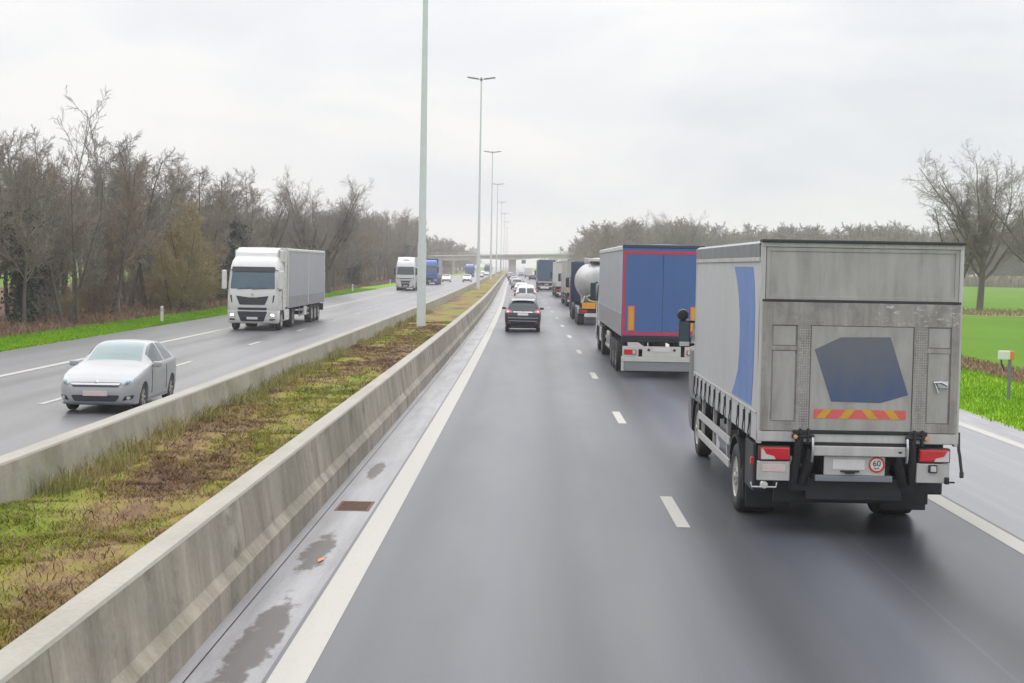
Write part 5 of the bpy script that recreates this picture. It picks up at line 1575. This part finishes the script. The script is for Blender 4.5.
b = MB(); b.lathe([(-.024, .001), (-.024, .10), (-.012, .10)], 'y', (.60, 0, 1.58), 20); sk = b.build('speed_sticker', M['sign_white'], A)
b = MB()
vs = []
for rr in (.07, .10):
    for j in range(24):
        a = 2*math.pi*j/24; vs.append((.60+rr*math.cos(a), -.026, 1.58+rr*math.sin(a)))
b.add(vs, [(j, (j+1) % 24, 24+(j+1) % 24, 24+j) for j in range(24)]); b.build('red_ring', M['sign_red'], sk)
b = MB(); b.box(-1.25, 1.25, -.01, .16, 1.10, 1.29, .02); b.build('rear_sill', M['chassis'], A)
for x0, x1 in ((-1.22, -.72), (-.60, .60), (.72, 1.22)):
    b = MB(); b.box(x0, x1, -.03, .02, .66, .98, .01); b.build('light_panel', M['white_steel'], A)
for s in (-1, 1):
    b = MB(); b.box(min(s*.78, s*1.17), max(s*.78, s*1.17), -.055, -.028, .72, .88, .015); tl = b.build('tail_light', M['red_lamp'], A)
    b = MB(); b.box(min(s*.81, s*.90), max(s*.81, s*.90), -.06, -.054, .74, .86, .01); b.build('reversing_light', M['clear_lamp'], tl)
    b = MB(); b.lathe([(-.04, .001), (-.04, .04), (-.02, .05)], 'y', (s*.40, 0, .87), 10); b.build('buffer', M['rubber'], A)
b = MB(); b.box(-.27, .27, -.04, -.028, .82, .93); b.build('number_plate', M['plate'], A)
b = MB(); b.box(-1.25, 1.25, -.05, .05, .50, .655, .012); b.build('bumper_bar', M['white_steel'], A)
b = MB(); b.box(-1.16, 1.25, -.03, .04, .21, .495, .01); b.build('underrun_panel', M['lath'], A)
b = MB(); b.box(-1.25, -1.17, -.035, .04, .20, .495, .01); b.build('corner_plate', M['white_steel'], A)
trailer_gear(A, (3.0, 4.3, 5.6), .2, 13.4, 1.28, guard=(6.6, 9.3), legs=10.0)
b = MB(); b.box(-1.24, -1.16, 6.9, 8.3, .55, 1.10, .02); b.build('pallet_box', M['white_steel'], A)
b = MB(); b.box(-1.244, -1.236, 7.1, 7.8, .66, .98); b.build('box_label', M['ink'], A)
cab(A, 16.6, 1, 3.75, M['white_cab'], True, plate=False, lights=False, mirror_mat=M['navy_cab'])

# ------------------------------------------------------------------ silo tanker
M['tank'] = streaky('tank_white', (0.50, 0.50, 0.485), (0.27, 0.265, 0.25), 0.3, 0.2, 0.8, (1.6, 1.6, 0.5))
M['orange_plate'] = simple('orange_plate', (0.82, 0.34, 0.03), 0.4, 0, 0.1, 10)
K = empty('silo_tanker', (3.86, 83.6, 0), head(88), 'white tank lorry with an orange rear plate and navy cab between two curtain-sided lorries', 'lorry')
b = MB()
prof = [(.9, .25), (.93, .50), (1.05, .74), (1.4, .95), (2.0, 1.10), (2.8, 1.18), (3.6, 1.20), (7.6, 1.20), (8.6, 1.14), (9.1, .92), (9.3, .5), (9.35, .001)]
b.lathe([(.88, .001)]+prof, 'y', (0, 0, 2.52), 36); b.build('tank', M['tank'], K)
b = MB()
for y in (2.6, 4.6, 6.8):
    vs = []; n = 20
    for rr, zz in ((1.05, 1.95), (.75, 1.5), (.35, 1.08), (.14, .92)):
        for j in range(n):
            a = 2*math.pi*j/n; vs.append((rr*math.cos(a)*1.05, y+rr*math.sin(a)*.95, zz))
    b.add(vs, [(i*n+j, i*n+(j+1) % n, (i+1)*n+(j+1) % n, (i+1)*n+j) for i in range(3) for j in range(n)], True)
b.build('hopper', M['tank'], K)
b = MB()
for s in (-1, 1): b.box(min(s*.35, s*.47), max(s*.35, s*.47), .3, 9.8, .95, 1.25)
for y in (.35, 1.4, 3.6, 5.8, 8.6): b.box(-1.15, 1.15, y-.06, y+.06, 1.0, 1.2)
b.box(-1.2, 1.2, .15, .35, .72, .98, .02)
b.build('trailer_chassis', M['chassis'], K)
for y in (1.35, 2.7, 4.05):
    for s in (-1, 1): wheel(K, s*1.25, y, s, .50, .42, M['rim_dark'])
for s in (-1, 1):
    b = MB()
    for y in (1.35, 2.7, 4.05):
        pts = [(y-.62*math.cos(a), .5+.60*math.sin(a)) for a in np.linspace(.3, 2.84, 10)]+[(y-.58*math.cos(a), .5+.56*math.sin(a)) for a in np.linspace(2.84, .3, 10)]
        b.prism(pts, 'x', min(s*.78, s*1.26), max(s*.78, s*1.26))
    b.build('mudguard', M['band_grey'], K)
    b = MB(); b.box(min(s*.55, s*1.2), max(s*.55, s*1.2), .10, .15, .72, .98, .01); lp = b.build('light_panel', M['chassis'], K)
    b = MB(); b.box(min(s*.70, s*1.12), max(s*.70, s*1.12), .06, .10, .76, .90, .015); b.build('tail_light', M['red_lamp'], lp)
    b = MB(); b.tube([(s*.95, 1.3, 1.25), (s*.80, 1.4, 1.7)], .05, 8); b.tube([(s*.95, 2.2, 1.25), (s*.95, 2.2, 1.75)], .05, 8); b.build('tank_strut', M['white_steel'], K)
b = MB(); b.box(-1.02, -.22, .05, .085, .98, 1.34, .01); op = b.build('orange_plate', M['orange_plate'], K)
b = MB(); b.box(-1.035, -.205, .086, .095, .965, 1.355, .005); b.box(-.18, .25, .05, .09, .78, .93); b.build('plate_frame', M['chassis'], K)
b = MB(); b.box(-.15, .40, .045, .085, .80, .92, .005); b.build('number_plate', M['plate'], K)
b = MB()
for s in (-.55, .55): b.tube([(s, 1.9, 3.45), (s, 2.0, 3.88), (s, 8.2, 4.0), (s, 8.2, 3.7)], .025, 6)
for y in np.arange(2.2, 8, 1.1): b.tube([(-.55, y, 3.6), (-.55, y, 3.94)], .018, 6); b.tube([(.55, y, 3.6), (.55, y, 3.94)], .018, 6)
b.build('handrail', M['white_steel'], K)
b = MB(); b.box(-.5, .5, 1.5, 8.2, 3.74, 3.78); b.build('walkway', M['lath'], K)
b = MB()
for y in (2.6, 4.6, 6.8): b.lathe([(3.72, .34), (3.92, .34), (3.95, .28), (3.98, .001)], 'z', (0, y, 0), 18)
b.build('hatch', M['white_steel'], K)
b = MB()
for x in (.50, .95): b.tube([(x, .92, 1.2), (x, .80, 2.2), (x, 1.2, 3.6), (x, 1.5, 4.1)], .026, 6)
for z in np.arange(1.4, 3.6, .28): b.tube([(.50, .86, z), (.95, .86, z)], .018, 5)
b.build('ladder', M['white_steel'], K)
b = MB(); b.box(.25, .95, .55, .9, 1.55, 2.15, .03); b.build('control_box', M['navy_cab'], K)
b = MB()
b.tube([(-.2, .6, 1.35), (-.6, .62, 1.45), (-.75, .8, 1.65), (-.3, .7, 1.85)], .055, 8); b.tube([(.1, .55, 1.4), (.35, .6, 1.3), (.7, .7, 1.45)], .05, 8)
b.build('hose', simple('hose_green', (0.42, 0.46, 0.20), 0.5), K)
cab(K, 15.3, 1, 3.55, M['navy_cab'], True, plate=False, lights=False)
b = MB(); b.box(-1.24, 1.24, 12.85, 12.98, 1.1, 3.75, .03); b.build('cab_rear_wall', M['navy_cab'], K)

# ------------------------------------------------------------------ pale curtain lorry beyond the tanker
M['beige'] = streaky('beige_curtain', (0.40, 0.39, 0.36), (0.31, 0.30, 0.27), 0.5, 0, 0.5, (0.8, 0.8, 0.3))
def plain_semi(name, loc, rz, label, side, door, zt=4.05, L=13.6, cabmat=None, group=None, sill=None):
    e = empty(name, loc, rz, label, 'lorry', group)
    curtain_box(e, .03, L, 1.2, zt, side, M['white_steel'], M['lath'], boards=.40)
    for s in (-1, 1):
        b = MB(); b.box(min(s*.006, s*1.26), max(s*.006, s*1.26), -.012, .03, 1.24, zt-.08, .004); b.build('rear_door', door, e)
        b = MB(); b.box(min(s*.72, s*1.18), max(s*.72, s*1.18), -.05, .03, .72, .90, .015); b.build('tail_light', M['red_lamp'], e)
    b = MB(); b.box(-1.25, 1.25, -.02, .12, zt-.075, zt+.02, .012); b.build('roof_edge', M['lath'], e)
    b = MB(); b.box(-1.25, 1.25, -.02, .14, 1.06, 1.22, .02); b.build('rear_sill', sill or M['chassis'], e)
    b = MB(); b.box(-.65, .65, -.03, .03, .66, .95, .01); b.build('light_panel', M['chassis'], e)
    b = MB(); b.box(-.28, .28, -.04, -.028, .78, .90); b.build('number_plate', M['plate'], e)
    b = MB(); b.box(-1.2, 1.2, -.04, .06, .44, .62, .012); b.build('underrun_bar', M['white_steel'], e)
    trailer_gear(e, (2.6, 3.9, 5.2), .2, L-.4, 1.14, guard=(6.2, 9.0), legs=9.6)
    cab(e, L+2.6, 1, 3.7, cabmat or M['white_cab'], True, plate=False, lights=False, mirror_mat=M['dark_plastic'])
    return e
e = plain_semi('articulated_lorry', (4.08, 121.5, 0), head(128), 'beige curtain-sided articulated lorry partly hidden by the white tanker', M['beige'], M['beige'])
for s in (-1,):
    b = MB(); b.box(-1.15, -.72, -.02, -.012, 1.30, 1.95); b.build('marker_plate', M['orange_plate'], e)
M['teal_blue'] = streaky('dark_blue_doors', (0.060, 0.095, 0.165), (0.045, 0.07, 0.12), 0.45, 0, 0.5, (2, 2, 0.5))
plain_semi('articulated_lorry', (3.72, 158, 0), head(165), 'white lorry mostly hidden ahead of the beige curtain-sided one', M['white_steel'], M['white_steel'], 3.9)
plain_semi('articulated_lorry', (1.84, 206, 0), head(212), 'dark blue articulated lorry seen square from behind under the bridge', M['teal_blue'], M['teal_blue'], 4.35, sill=M['white_steel'])
# ------------------------------------------------------------------ oncoming lorries
B = empty('articulated_lorry', (-13.80, 70.0, 0), head(77), 'white oncoming lorry with grey curtain sides, nearest on the opposite carriageway', 'lorry')
cab(B, 0, -1, 3.74, M['white_cab'], False, windmat=M['glass_blue'], Hw=4.12)
b = MB(); b.prism([(1.0, 3.60), (1.12, 3.86), (1.5, 4.02), (2.3, 4.10), (2.4, 3.4), (1.1, 3.5)], 'x', -1.02, 1.02); b.build('roof_deflector', M['white_cab'], B)
b = MB(); b.box(-.40, .40, 1.06, 1.14, 3.70, 3.74); b.build('deflector_slot', M['lath'], B)
for s in (-1, 1):
    b = MB(); b.box(min(s*1.03, s*1.2), max(s*1.03, s*1.2), 1.7, 2.7, 3.40, 3.98, .03); b.build('side_deflector', M['white_cab'], B)
curtain_box(B, 2.95, 16.5, 1.12, 4.10, M['grey_tarp'], M['white_steel'], M['lath'], boards=.52, posts=(3.02, 9.9, 16.42), post_mat=M['white_steel'])
b = MB(); b.box(-1.27, 1.27, 2.90, 2.97, 1.1, 4.12, .02); b.build('front_wall', M['white_steel'], B)
trailer_gear(B, (11.6, 12.9, 14.2), 3.2, 16.3, 1.06, guard=(7.0, 10.5), legs=6.6, name_rims=M['rim'])
b = MB(); b.box(1.12, 1.24, 8.6, 9.6, .50, 1.0, .03); b.build('pallet_box', M['white_steel'], B)
b = MB(); b.box(-1.2, 1.2, 16.35, 16.5, .55, .95, .02); b.build('rear_bumper', M['chassis'], B)

C2 = empty('articulated_lorry', (-16.35, 182, 0), head(195), 'white oncoming lorry with a dark trapezoid grille, half hidden by the nearest lamp post', 'lorry')
cab(C2, 0, -1, 3.95, M['white_cab'], True, windmat=M['glass'], grille='daf', lights=False)
curtain_box(C2, 2.95, 16.5, 1.12, 4.30, M['white_steel'], M['white_steel'], M['lath'], boards=.4)
trailer_gear(C2, (11.6, 12.9, 14.2), 3.2, 16.3, 1.06, guard=(7.0, 10.5))
C3 = empty('articulated_lorry', (-17.35, 238, 0), head(245), 'bright blue oncoming lorry just right of the nearest lamp post', 'lorry')
cab(C3, 0, -1, 4.15, M['blue_cab'], False, windmat=M['glass_blue'], grille='daf', lights=False)
curtain_box(C3, 2.95, 16.5, 1.12, 4.35, M['grey_tarp'], M['blue_cab'], M['navy_cab'], boards=.4)
b = MB(); b.box(-1.27, 1.27, 2.88, 2.97, 1.1, 4.38, .02); b.build('front_wall', M['blue_cab'], C3)
trailer_gear(C3, (11.6, 12.9, 14.2), 3.2, 16.3, 1.06, guard=(7.0, 10.5))
C4 = empty('lorry', (-18.7, 415, 0), head(420), 'blue and white oncoming lorry in front of the bridge', 'lorry')
cab(C4, 0, -1, 3.4, M['blue_cab'], True, grille='daf', lights=False)
curtain_box(C4, 2.95, 11.0, 1.1, 3.7, M['grey_tarp'], M['white_steel'], M['lath'], boards=.4)
C5 = empty('lorry', (-16.2, 505, 0), head(510), 'white oncoming lorry with blue cab passing under the bridge', 'lorry')
cab(C5, 0, -1, 3.6, M['navy_cab'], True, grille='daf', lights=False)
curtain_box(C5, 2.95, 14.0, 1.1, 4.0, M['white_steel'], M['white_steel'], M['lath'], boards=.4)

# ------------------------------------------------------------------ oncoming silver hatchback in the fast lane
M['head_glass'] = simple('headlamp_glass', (0.30, 0.33, 0.36), 0.12, 0.1, 0.2, 14, coat=0.6)
S = empty('hatchback', (-9.58, 31.15, 0.0), head(33)+.012, 'silver oncoming hatchback in the fast lane beside the mossy barrier', 'car')
bvh, Yf = car(S, False, HATCH(.875, 1.50, 4.25), M['silver'], 4.25, (.86, 3.47), .315, ws=(1.48, 2.27), rw=(3.74, 4.06), side=(1.78, 3.62), bpil=2.75, glass=M['glass'], glass_ws=M['glass_sky_pale'], nt=96)
f1 = lambda nm, pts, mat, rr=.03, off_=.003, th=.008, par=None: dec(nm, bvh, pts, -1, mat, par or S, rr, off_, th)
f1('upper_grille', [(-.50, .60), (.50, .60), (.56, .70), (-.56, .70)], M['grille'], .03)
gb = f1('grille_bar', [(-.52, .645), (.52, .645), (.55, .69), (-.55, .69)], M['chrome'], .015, .010, .014)
b = MB(); b.lathe([(-.035, .001), (-.03, .055), (.02, .06)], 'y', (0, .05, .675), 16); b.build('emblem', M['chrome'], S)
f1('lower_intake', [(-.46, .285), (.46, .285), (.54, .42), (-.54, .42)], M['grille'], .05)
f1('number_plate', [(-.265, .405), (.265, .405), (.265, .515), (-.265, .515)], M['plate_pink'], .008, .020, .014)
f1('lip', [(-.76, .195), (.76, .195), (.79, .245), (-.79, .245)], M['band_grey'], .02, .006)
for s in (-1, 1):
    h = f1('headlight', [(s*.56, .645), (s*.74, .64), (s*.83, .72), (s*.86, .83), (s*.74, .80), (s*.60, .735)], M['head_glass'], .03)
    f1('lamp_bowl', [(s*.63, .665), (s*.72, .66), (s*.74, .74), (s*.65, .73)], M['glass_blue'], .03, .012, .004, h)
    fr = f1('fog_recess', [(s*.58, .30), (s*.78, .33), (s*.81, .42), (s*.64, .40)], M['grille'], .03)
    f1('fog_light', [(s*.68, .335), (s*.75, .335), (s*.75, .40), (s*.68, .40)], M['clear_lamp'], .03, .012, .006, fr)
    door_mirror(S, s*.86, 1.62, .94, s, M['silver'], -1)
    fx = lambda nm, pts, mat, rr=.01: dec(nm, bvh, pts, s, mat, S, rr, .002, .006, 'x')
    fx('door_handle', [(2.58, .80), (2.76, .80), (2.76, .835), (2.58, .835)], M['silver'])
    fx('door_seam', [(1.50, .36), (1.512, .36), (1.512, .92), (1.50, .92)], M['dark_plastic'], 0)
    fx('door_seam', [(2.86, .36), (2.872, .36), (2.872, .93), (2.86, .93)], M['dark_plastic'], 0)
    fx('sill_strip', [(1.25, .235), (3.08, .235), (3.08, .275), (1.25, .275)], M['band_grey'], .01)
for x0, x1 in ((-.55, .05), (.05, .62)):
    b = MB(); b.tube([(x0, 1.56, 1.10), (x1, 1.50, 1.065)], .010, 5); b.build('wiper', M['dark_plastic'], S)
b = MB(); b.box(-.30, .30, 2.0, 2.06, 1.28, 1.315, .01); b.build('interior_mirror', M['dark_plastic'], S)

# ------------------------------------------------------------------ dark car ahead in the left lane
U = empty('estate_car', (-0.53, 73.6, 0), head(76), 'black people carrier with sky sheen painted onto its roof spoiler, nearest car in the left lane', 'car')
bvh, Yf = car(U, True, MPV(.94, 1.70, 4.7), M['black_paint'], 4.7, (.95, 3.72), .34, ws=(1.40, 2.25), rw=(4.24, 4.56), side=(1.75, 4.12), bpil=2.7, nt=90)
g1 = lambda nm, pts, mat, rr=.03, off_=.003, th=.008, par=None, bv=None: dec(nm, bv or bvh, pts, -1, mat, par or U, rr, off_, th)
for s in (-1, 1):
    tl = g1('tail_light', [(s*.52, 1.02), (s*.86, .98), (s*.885, 1.16), (s*.80, 1.20), (s*.62, 1.11)], M['pink_lamp'], .03, .004, .012)
    g1('lamp_element', [(s*.72, 1.04), (s*.82, 1.03), (s*.83, 1.10), (s*.73, 1.10)], M['clear_lamp'], .02, .018, .004, tl)
    g1('bumper_reflector', [(s*.62, .46), (s*.80, .46), (s*.80, .49), (s*.62, .49)], M['red_lamp'], .01)
    door_mirror(U, s*.92, 3.15, 1.08, s, M['black_paint'], 1)
g1('trim_bar', [(-.50, 1.02), (.50, 1.02), (.50, 1.065), (-.50, 1.065)], M['chrome'], .01, .006)
g1('number_plate', [(-.27, .87), (.27, .87), (.27, .985), (-.27, .985)], M['plate'], .01, .006)
g1('bumper_strip', [(-.78, .72), (.78, .72), (.78, .755), (-.78, .755)], M['silver_grey'], .01, .004)
g1('bumper_strip', [(-.74, .57), (.74, .57), (.74, .60), (-.74, .60)], M['silver_grey'], .01, .004)
g1('diffuser', [(-.62, .27), (.62, .27), (.58, .33), (-.58, .33)], M['silver_grey'], .02, .006)
b = MB(); b.prism([(.36, 1.64), (.40, 1.685), (.75, 1.712), (.75, 1.66)], 'x', -.60, .60); b.build('roof_spoiler', M['silver_grey'], U)  # pale colour stands in for sky reflected off the black roof
b = MB(); b.tube([(-.05, .30, 1.24), (.35, .24, 1.22)], .014, 5); b.build('rear_wiper', M['dark_plastic'], U)
for s in (-1, 1):
    b = MB(); b.tube([(s*.66, 1.0, 1.72), (s*.66, 2.6, 1.76)], .018, 6); b.build('roof_rail', M['silver_grey'], U)

def far_car(kind, loc, away, label, paint, W_, H_, L_, group, name=None, plate=True, cat='car', glass=None, rear_dark=None):
    e = empty(name or kind, loc, head(loc[1]), label, cat, group)
    st = (MPV if kind != 'hatchback' else HATCH)(W_, H_, L_)
    k = L_/(4.7 if kind != 'hatchback' else 4.3)
    if kind != 'hatchback': w1, w2, sd = (1.40*k, 2.25*k), (4.24*k, 4.56*k), (1.75*k, 4.12*k)
    else: w1, w2, sd = (1.5*k, 2.28*k), (3.76*k, 4.10*k), (1.80*k, 3.65*k)
    bv, _ = car(e, away, st, paint, L_, (.20*L_, .80*L_), .315, ws=w1, rw=w2, side=sd, nt=40, glass=glass)
    hz_ = H_*.62
    for s in (-1, 1):
        if away: dec('tail_light', bv, [(s*W_*.62, hz_-.10), (s*W_*.92, hz_-.12), (s*W_*.93, hz_+.06), (s*W_*.66, hz_+.03)], -1, M['red_lamp'], e, .03)
        else: dec('headlight', bv, [(s*W_*.58, hz_-.24), (s*W_*.90, hz_-.22), (s*W_*.90, hz_-.10), (s*W_*.62, hz_-.14)], -1, M['clear_lamp'], e, .03)
        door_mirror(e, s*W_*.98, (.62*L_ if away else .38*L_), H_*.64, s, M['dark_plastic'], -1)
    if away: dec('number_plate', bv, [(-.26, hz_-.22), (.26, hz_-.22), (.26, hz_-.11), (-.26, hz_-.11)], -1, M['plate'], e, .01)
    else:
        dec('grille', bv, [(-.50, H_*.24), (.50, H_*.24), (.56, H_*.36), (-.56, H_*.36)], -1, M['grille'], e, .03)
        dec('number_plate', bv, [(-.26, H_*.31), (.26, H_*.31), (.26, H_*.38), (-.26, H_*.38)], -1, M['plate'], e, .01, .012)
    dec('bumper_strip', bv, [(-W_*.8, .30), (W_*.8, .30), (W_*.8, .40), (-W_*.8, .40)], -1, M['dark_plastic'], e, .02)
    return e, bv
Q = 'queue of cars in the left lane'
# white panel van with two dark rear windows
e, bv = far_car('van', (-0.62, 122, 0), True, 'white small van with two dark rear door windows ahead of the black car', M['white_paint'], .92, 1.82, 4.5, Q, 'panel_van', cat='van', glass=M['white_paint'])
for s in (-1, 1): dec('rear_door_window', bv, [(s*.06, 1.10), (s*.66, 1.10), (s*.62, 1.52), (s*.06, 1.52)], -1, M['glass'], e, .05, .004, .01)
far_car('hatchback', (-1.35, 163, 0), True, 'white hatchback third in the left lane queue', M['white_paint'], .89, 1.50, 4.2, Q, glass=M['glass_sky_pale'])
far_car('people_carrier', (-2.45, 208, 0), True, 'pale silver car with a greenish rear window fourth in the left lane queue', M['silver'], .90, 1.60, 4.5, Q, glass=M['glass'])
far_car('hatchback', (-3.6, 262, 0), True, 'small grey car fifth in the left lane queue', M['silver_grey'], .88, 1.46, 4.2, Q)
far_car('hatchback', (-4.9, 318, 0), True, 'dark car sixth in the left lane queue', M['black_paint'], .88, 1.46, 4.2, Q)
far_car('people_carrier', (-6.2, 378, 0), True, 'silver car seventh in the left lane queue', M['silver'], .90, 1.60, 4.4, Q)
far_car('hatchback', (-7.6, 440, 0), True, 'dark car eighth in the left lane queue, near the bridge', M['navy_cab'], .88, 1.46, 4.2, Q)
Q2 = 'vehicles ahead of the dark blue lorry'
far_car('hatchback', (-0.35, 345, 0), True, 'dark hatchback left of the dark blue lorry under the bridge', M['black_paint'], .88, 1.46, 4.2, Q2)
wv = empty('panel_van', (-1.55, 402, 0), head(405), 'white box van ahead between the two queues under the bridge', 'van', Q2)
b = MB(); b.box(-1.05, 1.05, 0, 3.6, .75, 2.95, .06); b.build('load_body', M['white_paint'], wv)
b = MB(); b.box(-.95, .95, 3.6, 5.4, .45, 2.0, .25); b.build('cab', M['white_paint'], wv)
b = MB(); b.box(-1.0, 1.0, -.05, .1, .45, .70, .03); b.build('bumper', M['chassis'], wv)
for s in (-1, 1):
    b = MB(); b.box(min(s*.80, s*1.0), max(s*.80, s*1.0), -.06, .0, .78, 1.05, .02); b.build('tail_light', M['red_lamp'], wv)
    wheel(wv, s*1.0, .9, s, .34, .25, seg=16); wheel(wv, s*.95, 4.6, s, .34, .22, seg=16)
far_car('hatchback', (-4.1, 470, 0), True, 'pale car just under the bridge ahead of the white box van', M['silver'], .88, 1.46, 4.2, Q2)
Q3 = 'oncoming cars beyond the lorries'
far_car('hatchback', (-17.2, 280, 0), False, 'white oncoming car right of the bright blue lorry', M['white_paint'], .90, 1.48, 4.3, Q3)
far_car('people_carrier', (-13.4, 286, 0), False, 'white oncoming car in the fast lane left of the second lamp post', M['white_paint'], .92, 1.60, 4.5, Q3)
far_car('hatchback', (-14.5, 385, 0), False, 'pale oncoming car just right of the second lamp post', M['silver'], .90, 1.48, 4.3, Q3)
far_car('hatchback', (-15.6, 470, 0), False, 'distant silver oncoming car near the bridge', M['silver_grey'], .90, 1.48, 4.3, Q3)
far_car('people_carrier', (-19.8, 560, 0), False, 'distant white oncoming car beyond the bridge', M['white_paint'], .92, 1.60, 4.5, Q3)
HAZE = 0.00055
# ------------------------------------------------------------------ haze
t = bpy.data.materials.new('haze'); t.use_nodes = True
nt = t.node_tree
for nn in list(nt.nodes):
    if nn.type != 'OUTPUT_MATERIAL': nt.nodes.remove(nn)
pv = nt.nodes.new("ShaderNodeVolumePrincipled")
pv.inputs['Color'].default_value = (1.0, 0.95, 0.985, 1)
pv.inputs['Density'].default_value = HAZE
pv.inputs['Anisotropy'].default_value = 0.2
nt.links.new(pv.outputs[0], [q for q in nt.nodes if q.type == 'OUTPUT_MATERIAL'][0].inputs['Volume'])
hz = MB().box(-2400, 2400, -250, 3000, -1.2, 34).build('haze', t)
tag(hz, kind='stuff')
